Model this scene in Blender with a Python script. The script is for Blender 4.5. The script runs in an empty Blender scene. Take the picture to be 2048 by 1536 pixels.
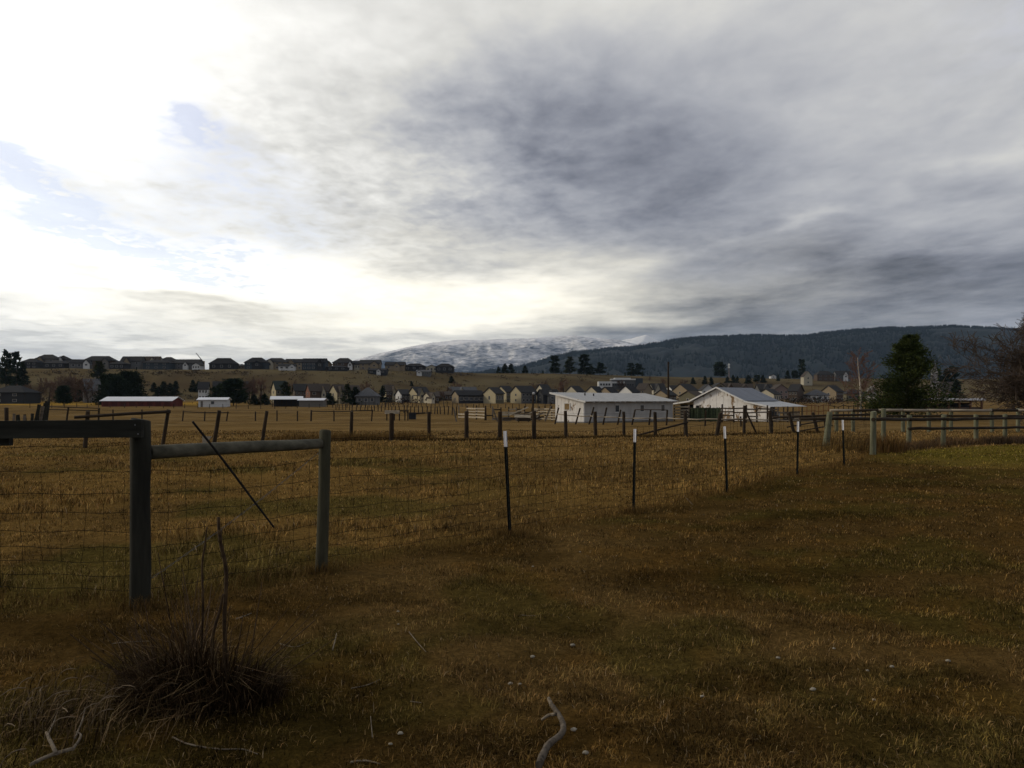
import bpy, math, random
import numpy as np
from mathutils import Vector

# ------------------------------------------------------------------ camera, sky, sun, exposure
F, CX, HY, CH = 1600.0, 1024.0, 800.0, 1.6        # focal length and eye level in units of a 2048-wide frame, eye height
scene = bpy.context.scene
col = scene.collection
R = math.radians

cam = bpy.data.cameras.new("camera")
cam.sensor_width = 36.0
cam.lens = 36.0 * F / 2048.0
cam.shift_y = (HY - 768.0) / 2048.0
cam.clip_start = 0.05
cam.clip_end = 60000
camo = bpy.data.objects.new("camera", cam)
camo.location = (0, 0, CH)
camo.rotation_euler = (math.pi / 2, 0, 0)
col.objects.link(camo)
scene.camera = camo

SUN_AZ, SUN_EL = R(-76), R(19)
sdir = Vector((math.sin(SUN_AZ) * math.cos(SUN_EL), math.cos(SUN_AZ) * math.cos(SUN_EL), math.sin(SUN_EL)))
sun = bpy.data.lights.new("sun", 'SUN')
sun.energy = 1.5
sun.angle = R(12)
sun.color = (1.0, 0.87, 0.68)
suno = bpy.data.objects.new("sun", sun)
suno.rotation_euler = (-sdir).to_track_quat('-Z', 'Y').to_euler()
col.objects.link(suno)

vs = scene.view_settings
vs.view_transform = 'Standard'
vs.look = 'None'
vs.exposure = 0.0
vs.gamma = 1.0
vs.use_curve_mapping = False
scene.render.engine = 'CYCLES'
cy = scene.cycles
cy.use_denoising = True
cy.denoiser = 'OPENIMAGEDENOISE'
cy.max_bounces = 6
cy.diffuse_bounces = 3
cy.glossy_bounces = 2
cy.transmission_bounces = 2
cy.transparent_max_bounces = 4
cy.volume_bounces = 1
cy.sample_clamp_indirect = 4.0


def build_world():
    w = bpy.data.worlds.new("World")
    scene.world = w
    w.use_nodes = True
    nt = w.node_tree
    nt.nodes.clear()
    N, L = nt.nodes.new, nt.links.new

    def val(s, sock):
        if isinstance(s, (int, float)):
            sock.default_value = s
        else:
            L(s, sock)

    def m(op, a, b=None, c=None, clamp=False):
        n = N('ShaderNodeMath')
        n.operation = op
        n.use_clamp = clamp
        val(a, n.inputs[0])
        if b is not None:
            val(b, n.inputs[1])
        if c is not None:
            val(c, n.inputs[2])
        return n.outputs[0]

    tc = N('ShaderNodeTexCoord')
    sep = N('ShaderNodeSeparateXYZ')
    L(tc.outputs['Generated'], sep.inputs[0])
    x, y, z = sep.outputs
    # the cloud deck: a flat layer seen in perspective
    zz = m('ADD', m('MAXIMUM', z, 0.0), 0.075)
    cmb = N('ShaderNodeCombineXYZ')
    L(m('DIVIDE', x, zz), cmb.inputs[0])
    L(m('DIVIDE', y, zz), cmb.inputs[1])
    deck = cmb.outputs[0]

    def noise(vec, scale, detail=4, rough=0.55, dist=0.0, off=(0, 0, 0), rot=0, stretch=(1, 1, 1)):
        mp = N('ShaderNodeMapping')
        L(vec, mp.inputs[0])
        mp.inputs['Location'].default_value = off
        mp.inputs['Rotation'].default_value = (0, 0, rot)
        mp.inputs['Scale'].default_value = stretch
        n = N('ShaderNodeTexNoise')
        L(mp.outputs[0], n.inputs['Vector'])
        n.inputs['Scale'].default_value = scale
        n.inputs['Detail'].default_value = detail
        n.inputs['Roughness'].default_value = rough
        n.inputs['Distortion'].default_value = dist
        return n.outputs[0]

    n_big = noise(deck, 0.42, 5, 0.5, 0.5, (3.1, 1.7, 0), 0.5, (1.0, 0.7, 1))
    n_mid = noise(deck, 1.7, 6, 0.52, 0.5, (7.3, 2.2, 0), -0.45, (1.35, 0.8, 1))
    n_cel = noise(deck, 3.4, 8, 0.55, 0.35, (2.3, 8.2, 0), 0.5, (1.0, 0.62, 1))
    n_rip = noise(deck, 15.0, 6, 0.55, 0.3, (4.3, 1.2, 0), 0.2, (1.0, 0.8, 1))
    n_fin = noise(deck, 7.5, 8, 0.55, 0.3, (1.3, 5.2, 0), 0.25, (1.0, 0.75, 1))
    n_w1 = noise(deck, 1.0, 5, 0.5, 0.0, (11, 4, 0))
    n_w2 = noise(deck, 1.3, 5, 0.5, 0.0, (5, 17, 0))
    az0 = m('ARCTAN2', x, y)
    el0 = m('ARCSINE', z)
    az = m('MULTIPLY_ADD', m('SUBTRACT', n_w1, 0.5), 0.30, az0)
    el = m('MULTIPLY_ADD', m('SUBTRACT', n_w2, 0.5), 0.13, el0)

    def g(px, py, sx, sy, tilt=0.0):
        a0 = math.atan((px - CX) / F)
        e0 = math.atan((HY - py) / math.hypot(F, px - CX))
        du = m('SUBTRACT', az, a0)
        dv = m('SUBTRACT', el, e0)
        c, s = math.cos(tilt), math.sin(tilt)
        if tilt:
            u = m('MULTIPLY_ADD', dv, s, m('MULTIPLY', du, c))
            v = m('MULTIPLY_ADD', du, -s, m('MULTIPLY', dv, c))
        else:
            u, v = du, dv
        u = m('MULTIPLY', u, F / sx)
        v = m('MULTIPLY', v, F / sy)
        q = m('MULTIPLY_ADD', u, u, m('MULTIPLY', v, v))
        return m('POWER', math.e, m('MULTIPLY', q, -1.0))

    # how bright the deck is, coarse map over the sky in view: (px, py, amount)
    GRID = [(0, 20, 0.237), (400, 20, 0.345), (800, 20, 0.197), (1200, 20, 0.227), (1600, 20, 0.141), (2000, 20, 0.08), (0, 200, 0.633), (400, 200, 0.02), (800, 200, 0.013), (1200, 200, -0.154), (1600, 200, 0.029), (2000, 200, 0.064), (0, 380, -0.199), (400, 380, 0.092), (800, 380, 0.106), (1200, 380, -0.086), (1600, 380, -0.037), (2000, 380, 0.171), (0, 540, 0.552), (400, 540, 0.238), (800, 540, -0.034), (1200, 540, 0.108), (1600, 540, -0.077), (2000, 540, -0.259), (0, 660, -0.031), (400, 660, 0.047), (800, 660, 0.243), (1200, 660, 0.074), (1600, 660, -0.067), (2000, 660, 0.095)]
    # single streaks: (px, py, sx, sy, tilt, amount)
    feats = [(x_, y_, 330, 135, 0, a_) for (x_, y_, a_) in GRID] + [
        (1040, 580, 230, 60, 0, .42), (1780, 545, 380, 42, 0.06, -0.04), (1150, 200, 230, 110, 0, .07), (860, 240, 200, 120, 0, -.05), (1350, 330, 260, 110, 0, -.03), (1340, 660, 170, 50, 0, -0.32), (880, 655, 280, 42, 0, .30), (1120, 640, 110, 40, 0, .10), (1560, 442, 130, 13, 0.16, 0.16), (1950, 330, 170, 22, 0.25, 0.10),
        (400, 612, 170, 20, -0.13, -0.42), (230, 690, 420, 12, 0, -0.20), (700, 662, 250, 12, 0, -0.10), (380, 512, 330, 48, -0.15, .45), (120, 230, 300, 130, 0, .35), (300, 530, 450, 95, -.05, .40), (900, 610, 420, 70, 0, .20), (150, 670, 600, 50, 0, .22), (640, 140, 330, 150, 0, .12), (600, 340, 330, 140, 0, .15), (1900, 250, 300, 120, 0, .05), (1900, 470, 240, 18, 0.12, .07),
        (240, 572, 160, 10, -0.1, -.15), (60, 640, 240, 9, 0, -.18)]
    Lm = 0.40
    gu = m('MULTIPLY', m('SUBTRACT', az0, SUN_AZ), 1 / R(38))
    gv = m('MULTIPLY', m('SUBTRACT', el0, SUN_EL), 1 / R(28))
    gl = m('MULTIPLY', m('MULTIPLY_ADD', gu, gu, m('MULTIPLY', gv, gv)), -1.0)
    Lm = m('MULTIPLY_ADD', m('POWER', math.e, gl), 0.6, Lm)          # the sun's glow through the deck
    for (px, py, sx, sy, t, a) in feats:
        Lm = m('MULTIPLY_ADD', g(px, py, sx, sy, t), a, Lm)
    Lm = m('MULTIPLY_ADD', m('SUBTRACT', n_big, 0.5), 0.16, Lm)
    Lm = m('MULTIPLY_ADD', m('SUBTRACT', n_mid, 0.5), 0.36, Lm)
    Lm = m('MULTIPLY_ADD', m('SUBTRACT', n_cel, 0.5), m('MULTIPLY_ADD', g(800, 420, 620, 330, 0), 0.30, 0.16), Lm)
    # fine mackerel ripple, strongest on the thin left part of the deck
    leftness = m('MULTIPLY_ADD', g(520, 360, 480, 240, 0), 0.62, 0.13)
    Lm = m('MULTIPLY_ADD', m('SUBTRACT', n_fin, 0.5), leftness, Lm)
    Lm = m('MULTIPLY_ADD', m('SUBTRACT', n_rip, 0.5), m('MULTIPLY', leftness, 0.65), Lm)
    Lm = m('MAXIMUM', Lm, 0.05)
    # bright cloud is slightly warm, thick cloud blue-grey
    t = N('ShaderNodeMapRange')
    L(Lm, t.inputs[0])
    t.inputs[1].default_value = 0.2
    t.inputs[2].default_value = 0.70
    mixc = N('ShaderNodeMix')
    mixc.data_type = 'RGBA'
    L(t.outputs[0], mixc.inputs[0])
    mixc.inputs[6].default_value = (0.915, 0.96, 1.15, 1)
    mixc.inputs[7].default_value = (1.02, 1.005, 0.955, 1)
    warm = g(900, 620, 800, 110, 0)
    mixw = N('ShaderNodeMix')
    mixw.data_type = 'RGBA'
    L(m('MULTIPLY', warm, 0.9, clamp=True), mixw.inputs[0])
    L(mixc.outputs[2], mixw.inputs[6])
    mixw.inputs[7].default_value = (1.09, 1.02, 0.84, 1)
    sc = N('ShaderNodeVectorMath')
    sc.operation = 'SCALE'
    L(mixw.outputs[2], sc.inputs[0])
    L(m('MULTIPLY', Lm, 10.0), sc.inputs[3])
    sky = N('ShaderNodeTexSky')
    sky.sky_type = 'NISHITA'
    sky.sun_disc = False
    sky.sun_elevation = SUN_EL
    sky.sun_rotation = SUN_AZ
    # gaps in the deck where the blue shows
    hole = m('ADD', m('MULTIPLY', g(185, 420, 330, 52, -0.33), 1.7),
             m('ADD', m('MULTIPLY', g(430, 262, 110, 34, -0.3), 1.1), m('MULTIPLY', g(2080, 40, 260, 90, 0), 0.25)))
    hole = m('ADD', hole, m('MULTIPLY', g(470, 370, 230, 80, -0.5), 0.62))
    hole = m('MULTIPLY_ADD', m('SUBTRACT', m('MULTIPLY_ADD', n_rip, 0.5, m('MULTIPLY', n_fin, 0.5)), 0.5), m('MULTIPLY', hole, 5.0), hole)
    hole = m('MULTIPLY_ADD', hole, 0.95, -0.10, clamp=True)
    mixs = N('ShaderNodeMix')
    mixs.data_type = 'RGBA'
    L(m('MULTIPLY', hole, 0.80), mixs.inputs[0])
    L(sc.outputs[0], mixs.inputs[6])
    veil = N('ShaderNodeVectorMath')                 # thin high veil over the blue
    veil.operation = 'ADD'
    L(sky.outputs[0], veil.inputs[0])
    veil.inputs[1].default_value = (4.3, 3.9, 4.5)
    L(veil.outputs[0], mixs.inputs[7])
    bg = N('ShaderNodeBackground')
    L(mixs.outputs[2], bg.inputs[0])
    bg.inputs[1].default_value = 0.1
    out = N('ShaderNodeOutputWorld')
    L(bg.outputs[0], out.inputs[0])
    w.cycles.sampling_method = 'MANUAL'
    w.cycles.sample_map_resolution = 512


build_world()

# ------------------------------------------------------------------ noise and terrain
def _hash(ix, iy, seed):
    h = (ix.astype(np.int64) * 374761393 + iy.astype(np.int64) * 668265263 + seed * 1442695041) & 0xffffffff
    h = ((h ^ (h >> 13)) * 1274126177) & 0xffffffff
    h = h ^ (h >> 16)
    return (h & 0xffffff) / float(0xffffff)


def vnoise(x, y, seed=0):
    x = np.asarray(x, float)
    y = np.asarray(y, float)
    ix, iy = np.floor(x), np.floor(y)
    fx, fy = x - ix, y - iy
    fx = fx * fx * (3 - 2 * fx)
    fy = fy * fy * (3 - 2 * fy)
    a, b = _hash(ix, iy, seed), _hash(ix + 1, iy, seed)
    c, d = _hash(ix, iy + 1, seed), _hash(ix + 1, iy + 1, seed)
    return (a + (b - a) * fx) * (1 - fy) + (c + (d - c) * fx) * fy


def fbm(x, y, seed=0, oct=4):
    s, a, t = 0, 0.5, 0
    for i in range(oct):
        s = s + a * vnoise(x * 2 ** i + 17.3 * i, y * 2 ** i - 9.1 * i, seed + i)
        t += a
        a *= 0.5
    return s / t


def sstep(a, b, x):
    t = np.clip((x - a) / (b - a), 0, 1)
    return t * t * (3 - 2 * t)


PROF = ([0, 20, 34, 60, 91, 150, 265, 330, 370, 430, 520, 900], [0, 0, -0.1, -0.4, -0.8, -0.85, -0.6, 0.1, 0.9, 2.0, 2.6, 3.0])
CREST = ([-600, 0, 700, 880, 1100, 1300, 1500, 2048, 2600], [520, 530, 550, 590, 634, 713, 800, 850, 850])


def gz(x, y):
    x = np.asarray(x, float)
    y = np.asarray(y, float)
    r = np.hypot(x, y)
    s = np.maximum(np.abs(y), 0.72 * r)
    z = np.interp(s, *PROF)
    px = np.clip(CX + F * x / np.maximum(np.abs(y), 0.3 * r + 1e-6), -600, 2600)
    cr = np.interp(px, *CREST)
    front = sstep(-0.2, 0.35, y / (r + 1e-6))
    toe = np.interp(px, [-600, 900, 1300, 2600], [140, 140, 210, 260])
    z = z + front * 20.3 * sstep(cr - toe, cr + 6, s)
    near = 1 - sstep(30, 90, s)
    z = z + near * (0.05 * (fbm(x * 0.45, y * 0.45, 3, 3) - 0.5) * 2 + 0.022 * (fbm(x * 2.6, y * 2.6, 8, 3) - 0.5) * 2)
    z = z + sstep(40, 130, s) * 0.16 * (fbm(x * 0.06, y * 0.06, 5, 3) - 0.5) * 2
    z = z + sstep(430, 560, s) * 3.0 * (fbm(x * 0.012, y * 0.02, 15, 4) - 0.5)
    return z


def gzs(x, y):
    return float(gz(x, y))


def X(px, d):
    return (px - CX) * d / F


def Z(py, d):
    return CH + (HY - py) * d / F


def ground_d(px, py, dmin=3.0, dmax=900.0):
    """distance at which the ground shows at this place of the frame"""
    ds = np.geomspace(dmin, dmax, 1500)
    pr = HY - (gz((px - CX) * ds / F, ds) - CH) * F / ds
    k = np.nonzero(pr <= py)[0]
    return float(ds[k[0]]) if len(k) else dmax


def G(px, py, dmin=3.0, dmax=900.0):
    d = ground_d(px, py, dmin, dmax)
    x = X(px, d)
    return Vector((x, d, gzs(x, d)))


def GD(px, d):
    x = X(px, d)
    return Vector((x, d, gzs(x, d)))


# ------------------------------------------------------------------ materials
MATS = {}


def mat(name, c, rough=0.9, var=0.25, scale=6.0, stretch=(1, 1, 1), bump=0.0, c2=None, spec=0.2, metal=0.0, detail=5,
        patch=None, patch_scale=1.5, patch_at=(0.55, 0.62), patch_stretch=(1, 1, 1)):
    if name in MATS:
        return MATS[name]
    ma = bpy.data.materials.new(name)
    ma.use_nodes = True
    nt = ma.node_tree
    N, L = nt.nodes.new, nt.links.new
    b = nt.nodes['Principled BSDF']
    b.inputs['Roughness'].default_value = rough
    b.inputs['Specular IOR Level'].default_value = spec
    b.inputs['Metallic'].default_value = metal
    tc = N('ShaderNodeTexCoord')
    mp = N('ShaderNodeMapping')
    mp.inputs['Scale'].default_value = stretch
    L(tc.outputs['Object'], mp.inputs[0])
    n = N('ShaderNodeTexNoise')
    n.inputs['Scale'].default_value = scale
    n.inputs['Detail'].default_value = detail
    n.inputs['Roughness'].default_value = 0.6
    L(mp.outputs[0], n.inputs['Vector'])
    r = N('ShaderNodeValToRGB')
    lo = c2 if c2 else tuple(v * (1 - var) for v in c)
    hi = tuple(min(1, v * (1 + var)) for v in c)
    r.color_ramp.elements[0].position = 0.3
    r.color_ramp.elements[0].color = (*lo, 1)
    r.color_ramp.elements[1].position = 0.7
    r.color_ramp.elements[1].color = (*hi, 1)
    L(n.outputs[0], r.inputs[0])
    outc = r.outputs[0]
    if patch:
        mp2 = N('ShaderNodeMapping')
        mp2.inputs['Scale'].default_value = patch_stretch
        L(tc.outputs['Object'], mp2.inputs[0])
        n2 = N('ShaderNodeTexNoise')
        n2.inputs['Scale'].default_value = patch_scale
        n2.inputs['Detail'].default_value = 6
        n2.inputs['Roughness'].default_value = 0.65
        L(mp2.outputs[0], n2.inputs['Vector'])
        r2 = N('ShaderNodeValToRGB')
        r2.color_ramp.elements[0].position = patch_at[0]
        r2.color_ramp.elements[0].color = (0, 0, 0, 1)
        r2.color_ramp.elements[1].position = patch_at[1]
        r2.color_ramp.elements[1].color = (1, 1, 1, 1)
        L(n2.outputs[0], r2.inputs[0])
        mx = N('ShaderNodeMix')
        mx.data_type = 'RGBA'
        L(r2.outputs[0], mx.inputs[0])
        L(outc, mx.inputs[6])
        mx.inputs[7].default_value = (*patch, 1)
        outc = mx.outputs[2]
    L(outc, b.inputs['Base Color'])
    if bump:
        bp = N('ShaderNodeBump')
        bp.inputs['Strength'].default_value = 0.8
        bp.inputs['Distance'].default_value = bump
        L(n.outputs[0], bp.inputs['Height'])
        L(bp.outputs[0], b.inputs['Normal'])
    MATS[name] = ma
    return ma


def mat_attr(name, rough=0.9, fine=None, spec=0.0, bump=0.0, transl=0.0):
    """colour from the mesh's own Col attribute (kind of plant at each place), with fine grain on top"""
    if name in MATS:
        return MATS[name]
    ma = bpy.data.materials.new(name)
    ma.use_nodes = True
    nt = ma.node_tree
    N, L = nt.nodes.new, nt.links.new
    b = nt.nodes['Principled BSDF']
    b.inputs['Roughness'].default_value = rough
    b.inputs['Specular IOR Level'].default_value = spec
    at = N('ShaderNodeAttribute')
    at.attribute_name = 'Col'
    c = at.outputs['Color']
    if fine:
        tc = N('ShaderNodeTexCoord')
        prev = None
        for (sc_, am, st) in fine:
            mp = N('ShaderNodeMapping')
            mp.inputs['Scale'].default_value = st
            L(tc.outputs['Object'], mp.inputs[0])
            n = N('ShaderNodeTexNoise')
            n.inputs['Scale'].default_value = sc_
            n.inputs['Detail'].default_value = 6
            n.inputs['Roughness'].default_value = 0.65
            L(mp.outputs[0], n.inputs['Vector'])
            mr = N('ShaderNodeMapRange')
            mr.inputs[1].default_value = 0.25
            mr.inputs[2].default_value = 0.75
            mr.inputs[3].default_value = 1 - am
            mr.inputs[4].default_value = 1 + am
            L(n.outputs[0], mr.inputs[0])
            vm = N('ShaderNodeVectorMath')
            vm.operation = 'SCALE'
            L(c, vm.inputs[0])
            L(mr.outputs[0], vm.inputs[3])
            c = vm.outputs[0]
            if prev is None:
                prev = n.outputs[0]
        if bump:
            bp = N('ShaderNodeBump')
            bp.inputs['Strength'].default_value = 1.0
            bp.inputs['Distance'].default_value = bump
            L(prev, bp.inputs['Height'])
            L(bp.outputs[0], b.inputs['Normal'])
    L(c, b.inputs['Base Color'])
    MATS[name] = ma
    return ma


# ------------------------------------------------------------------ mesh helpers
def tag(o, label=None, cat=None, group=None, kind=None):
    if label:
        o['label'] = label
    if cat:
        o['category'] = cat
    if group:
        o['group'] = group
    if kind:
        o['kind'] = kind
    return o


def empty(name, loc, label, cat, group=None):
    o = bpy.data.objects.new(name, None)
    o.location = loc
    o.empty_display_size = 0.2
    col.objects.link(o)
    return tag(o, label, cat, group)


def np_mesh(name, V, Fc, material, colors=None, smooth=False):
    """V (n,3), Fc (m,k) of equal face size"""
    me = bpy.data.meshes.new(name)
    V = np.asarray(V, np.float32)
    Fc = np.asarray(Fc, np.int32)
    mcount, k = Fc.shape
    me.vertices.add(len(V))
    me.vertices.foreach_set('co', V.ravel())
    me.loops.add(mcount * k)
    me.loops.foreach_set('vertex_index', Fc.ravel())
    me.polygons.add(mcount)
    me.polygons.foreach_set('loop_start', np.arange(0, mcount * k, k, dtype=np.int32))
    me.polygons.foreach_set('loop_total', np.full(mcount, k, np.int32))
    if smooth:
        me.polygons.foreach_set('use_smooth', np.ones(mcount, bool))
    me.update()
    me.validate()
    if colors is not None:
        a = me.color_attributes.new('Col', 'FLOAT_COLOR', 'POINT')
        cc = np.ones((len(V), 4), np.float32)
        cc[:, :3] = colors
        a.data.foreach_set('color', cc.ravel())
    if material:
        me.materials.append(material)
    return me


def link(name, me, parent=None, loc=None):
    o = bpy.data.objects.new(name, me)
    col.objects.link(o)
    if parent:
        o.parent = parent
    if loc is not None:
        o.location = loc
    return o


class MB:
    """collects shapes in world coordinates; build() links them as one mesh object"""

    def __init__(s):
        s.v, s.f, s.m = [], [], []
        s.mi = 0

    def add(s, vs_, fs):
        b = len(s.v)
        s.v += [tuple(v) for v in vs_]
        s.f += [tuple(b + i for i in f) for f in fs]
        s.m += [s.mi] * len(fs)

    def hexa(s, p):
        s.add(p, [(0, 3, 2, 1), (4, 5, 6, 7), (0, 1, 5, 4), (1, 2, 6, 5), (2, 3, 7, 6), (3, 0, 4, 7)])

    def box(s, c, sx, sy, sz, rz=0.0):
        ca, sa = math.cos(rz), math.sin(rz)
        P = []
        for dz in (-.5, .5):
            for dx, dy in ((-.5, -.5), (.5, -.5), (.5, .5), (-.5, .5)):
                a, b = dx * sx, dy * sy
                P.append((c[0] + a * ca - b * sa, c[1] + a * sa + b * ca, c[2] + dz * sz))
        s.hexa(P)

    def board(s, p0, p1, h, t, up=(0, 0, 1)):
        p0, p1 = Vector(p0), Vector(p1)
        ax = (p1 - p0).normalized()
        side = ax.cross(Vector(up)).normalized()
        u = side.cross(ax).normalized()
        P = []
        for p in (p0, p1):
            for a, b in ((-.5, -.5), (.5, -.5), (.5, .5), (-.5, .5)):
                P.append(p + side * (a * t) + u * (b * h))
        s.add(P, [(0, 3, 2, 1), (4, 5, 6, 7), (0, 1, 5, 4), (1, 2, 6, 5), (2, 3, 7, 6), (3, 0, 4, 7)])

    def tube(s, pts, rad, n=8, cap=True, rng=None, wob=0.0):
        pts = [Vector(p) for p in pts]
        rad = rad if hasattr(rad, '__len__') else [rad] * len(pts)
        rings = []
        up = Vector((0, 0, 1))
        d0 = (pts[-1] - pts[0]).normalized()
        ref = Vector((1, 0, 0)) if abs(d0.dot(up)) > 0.9 else up
        for i, p in enumerate(pts):
            d = (pts[min(i + 1, len(pts) - 1)] - pts[max(i - 1, 0)]).normalized()
            a = d.cross(ref).normalized()
            b = d.cross(a).normalized()
            ring = []
            for k in range(n):
                t = 2 * math.pi * k / n
                rr = rad[i] * (1 + (rng.uniform(-wob, wob) if rng else 0))
                ring.append(p + a * (math.cos(t) * rr) + b * (math.sin(t) * rr))
            rings.append(ring)
        vs_ = [v for r_ in rings for v in r_]
        fs = []
        for i in range(len(pts) - 1):
            for k in range(n):
                k2 = (k + 1) % n
                fs.append((i * n + k, (i + 1) * n + k, (i + 1) * n + k2, i * n + k2))
        if cap:
            fs.append(tuple(range(n)))
            fs.append(tuple((len(pts) - 1) * n + k for k in reversed(range(n))))
        s.add(vs_, fs)

    def build(s, name, ma, parent=None, smooth=False):
        o0 = Vector((0, 0, 0))
        p = parent
        while p is not None:
            o0 = o0 + p.location
            p = p.parent
        me = bpy.data.meshes.new(name)
        me.from_pydata([(v[0] - o0[0], v[1] - o0[1], v[2] - o0[2]) for v in s.v], [], s.f)
        for x in (ma if isinstance(ma, (list, tuple)) else [ma]):
            me.materials.append(x)
        if max(s.m, default=0) > 0:
            me.polygons.foreach_set('material_index', s.m)
        if smooth:
            for pl in me.polygons:
                pl.use_smooth = len(pl.vertices) == 4
        me.update()
        return link(name, me, parent)


# ------------------------------------------------------------------ ground
FENCE = [(-60, 6.6), (-2.88, 6.2), (-1.75, 7.5), (-0.07, 9.4), (1.75, 11.5), (3.66, 13.8), (6.1, 17.1), (8.03, 19.4), (10.8, 24.0), (13.1, 26.5), (18.2, 29.5), (60, 45)]


def yard_mask(x, y):
    """1 on the house side of the wire fence"""
    fy = np.interp(x, [p[0] for p in FENCE], [p[1] for p in FENCE])
    return 1 - sstep(-0.25, 0.25, y - fy + 0.35 * (fbm(x * 1.5, y * 1.5, 44, 2) - 0.5))


def lerp(a, b, t):
    return a * (1 - t[:, None]) + b * t[:, None]


def gcol(x, y):
    x = np.asarray(x, float).ravel()
    y = np.asarray(y, float).ravel()
    n = len(x)
    C = lambda *c: np.tile(np.array(c), (n, 1))
    r = np.hypot(x, y)
    s = np.maximum(np.abs(y), 0.72 * r)
    px = CX + F * x / np.maximum(y, 1.0)
    f1 = fbm(x * 0.35, y * 0.35, 21, 4)
    f2 = fbm(x * 0.9, y * 0.9, 31, 4)
    f3 = fbm(x * 0.07, y * 0.13, 41, 4)
    f4 = fbm(x * 2.4, y * 2.4, 51, 3)
    # meadow
    nearf = 1 - sstep(8, 70, s)
    c = lerp(C(.165, .106, .042), C(.205, .136, .058), sstep(.4, .65, f3))
    c = lerp(c, C(.196, .117, .034), nearf)
    c = lerp(c, C(.080, .050, .018), sstep(.52, .68, f1) * .5)
    c = lerp(c, C(.155, .092, .028), sstep(.52, .66, f2) * .4)
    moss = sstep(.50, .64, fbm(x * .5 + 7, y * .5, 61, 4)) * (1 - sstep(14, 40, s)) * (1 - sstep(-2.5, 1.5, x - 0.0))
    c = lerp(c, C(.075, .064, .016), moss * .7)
    # mown yard, moss tones darkened to put the foreground's shade into the colour
    yd = yard_mask(x, y) * (1 - sstep(45, 70, s))
    cy_ = lerp(C(.094, .056, .017), C(.130, .079, .026), sstep(.42, .66, f1))
    cy_ = lerp(cy_, C(.068, .055, .012), sstep(.46, .60, f2) * .6)
    cy_ = lerp(cy_, C(.135, .073, .018), sstep(.55, .68, f4) * .5)
    cy_ = lerp(cy_, C(.036, .022, .006), sstep(.56, .70, fbm(x * .7, y * 1.1, 71, 4)) * .55)
    lawn = sstep(8.5, 13, x) * sstep(16, 22, y) * .9
    cy_ = lerp(cy_, lerp(C(.135, .105, .018), C(.185, .138, .026), sstep(.4, .6, f3)), lawn)
    c = lerp(c, cy_, yd)
    # strip of old grass under the field fence
    # far field: golden hay lawn, then the hill
    gold = sstep(285, 295, s) * (1 - sstep(350, 372, s)) * (1 - sstep(380, 520, px)) * (y > 0)
    c = lerp(c, C(.30, .180, .035), gold * .95)
    far = sstep(360, 400, s)
    ch = lerp(C(.125, .098, .052), C(.098, .072, .036), sstep(.4, .65, fbm(x * .02, y * .05, 81, 4)))
    ch = lerp(ch, C(.072, .052, .030), sstep(.54, .66, fbm(x * .015 + 3, y * .09, 91, 4)) * .75)
    c = lerp(c, ch, far)
    band = sstep(.5, .62, fbm(x * .012, y * .22, 101, 3)) * sstep(60, 110, s) * (1 - far)
    c = lerp(c, C(.110, .074, .034), band * .55)
    return c


SOIL_DARK = .80      # soil and thatch tone between blades, with the gaps' shade put into it


def build_ground():
    ang = np.concatenate([np.arange(-42, 42, 0.3), np.arange(42, 318, 4.0)])
    ang = np.radians(ang)
    rad = np.concatenate([[0.0], np.geomspace(0.6, 13500, 330)])
    na, nr = len(ang), len(rad)
    A, Rr = np.meshgrid(ang, rad)
    xx, yy = (np.sin(A) * Rr), (np.cos(A) * Rr)
    zz = gz(xx, yy)
    V = np.stack([xx.ravel(), yy.ravel(), zz.ravel()], 1)
    i = np.arange(nr - 1)[:, None] * na
    j = np.arange(na)[None, :]
    j2 = (j + 1) % na
    Q = np.stack([(i + j).ravel(), (i + j2).ravel(), (i + na + j2).ravel(), (i + na + j).ravel()], 1)
    ma = mat_attr('ground_turf', 0.95, [(14.0, .45, (1, 1, 1)), (60.0, .5, (1, 1, 1)), (.9, .14, (1, 1, 1))], bump=0.05)
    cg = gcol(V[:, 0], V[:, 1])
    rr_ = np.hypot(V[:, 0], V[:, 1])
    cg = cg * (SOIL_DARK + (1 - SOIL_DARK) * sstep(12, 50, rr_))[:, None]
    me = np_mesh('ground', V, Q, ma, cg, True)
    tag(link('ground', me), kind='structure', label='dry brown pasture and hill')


build_ground()


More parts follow.
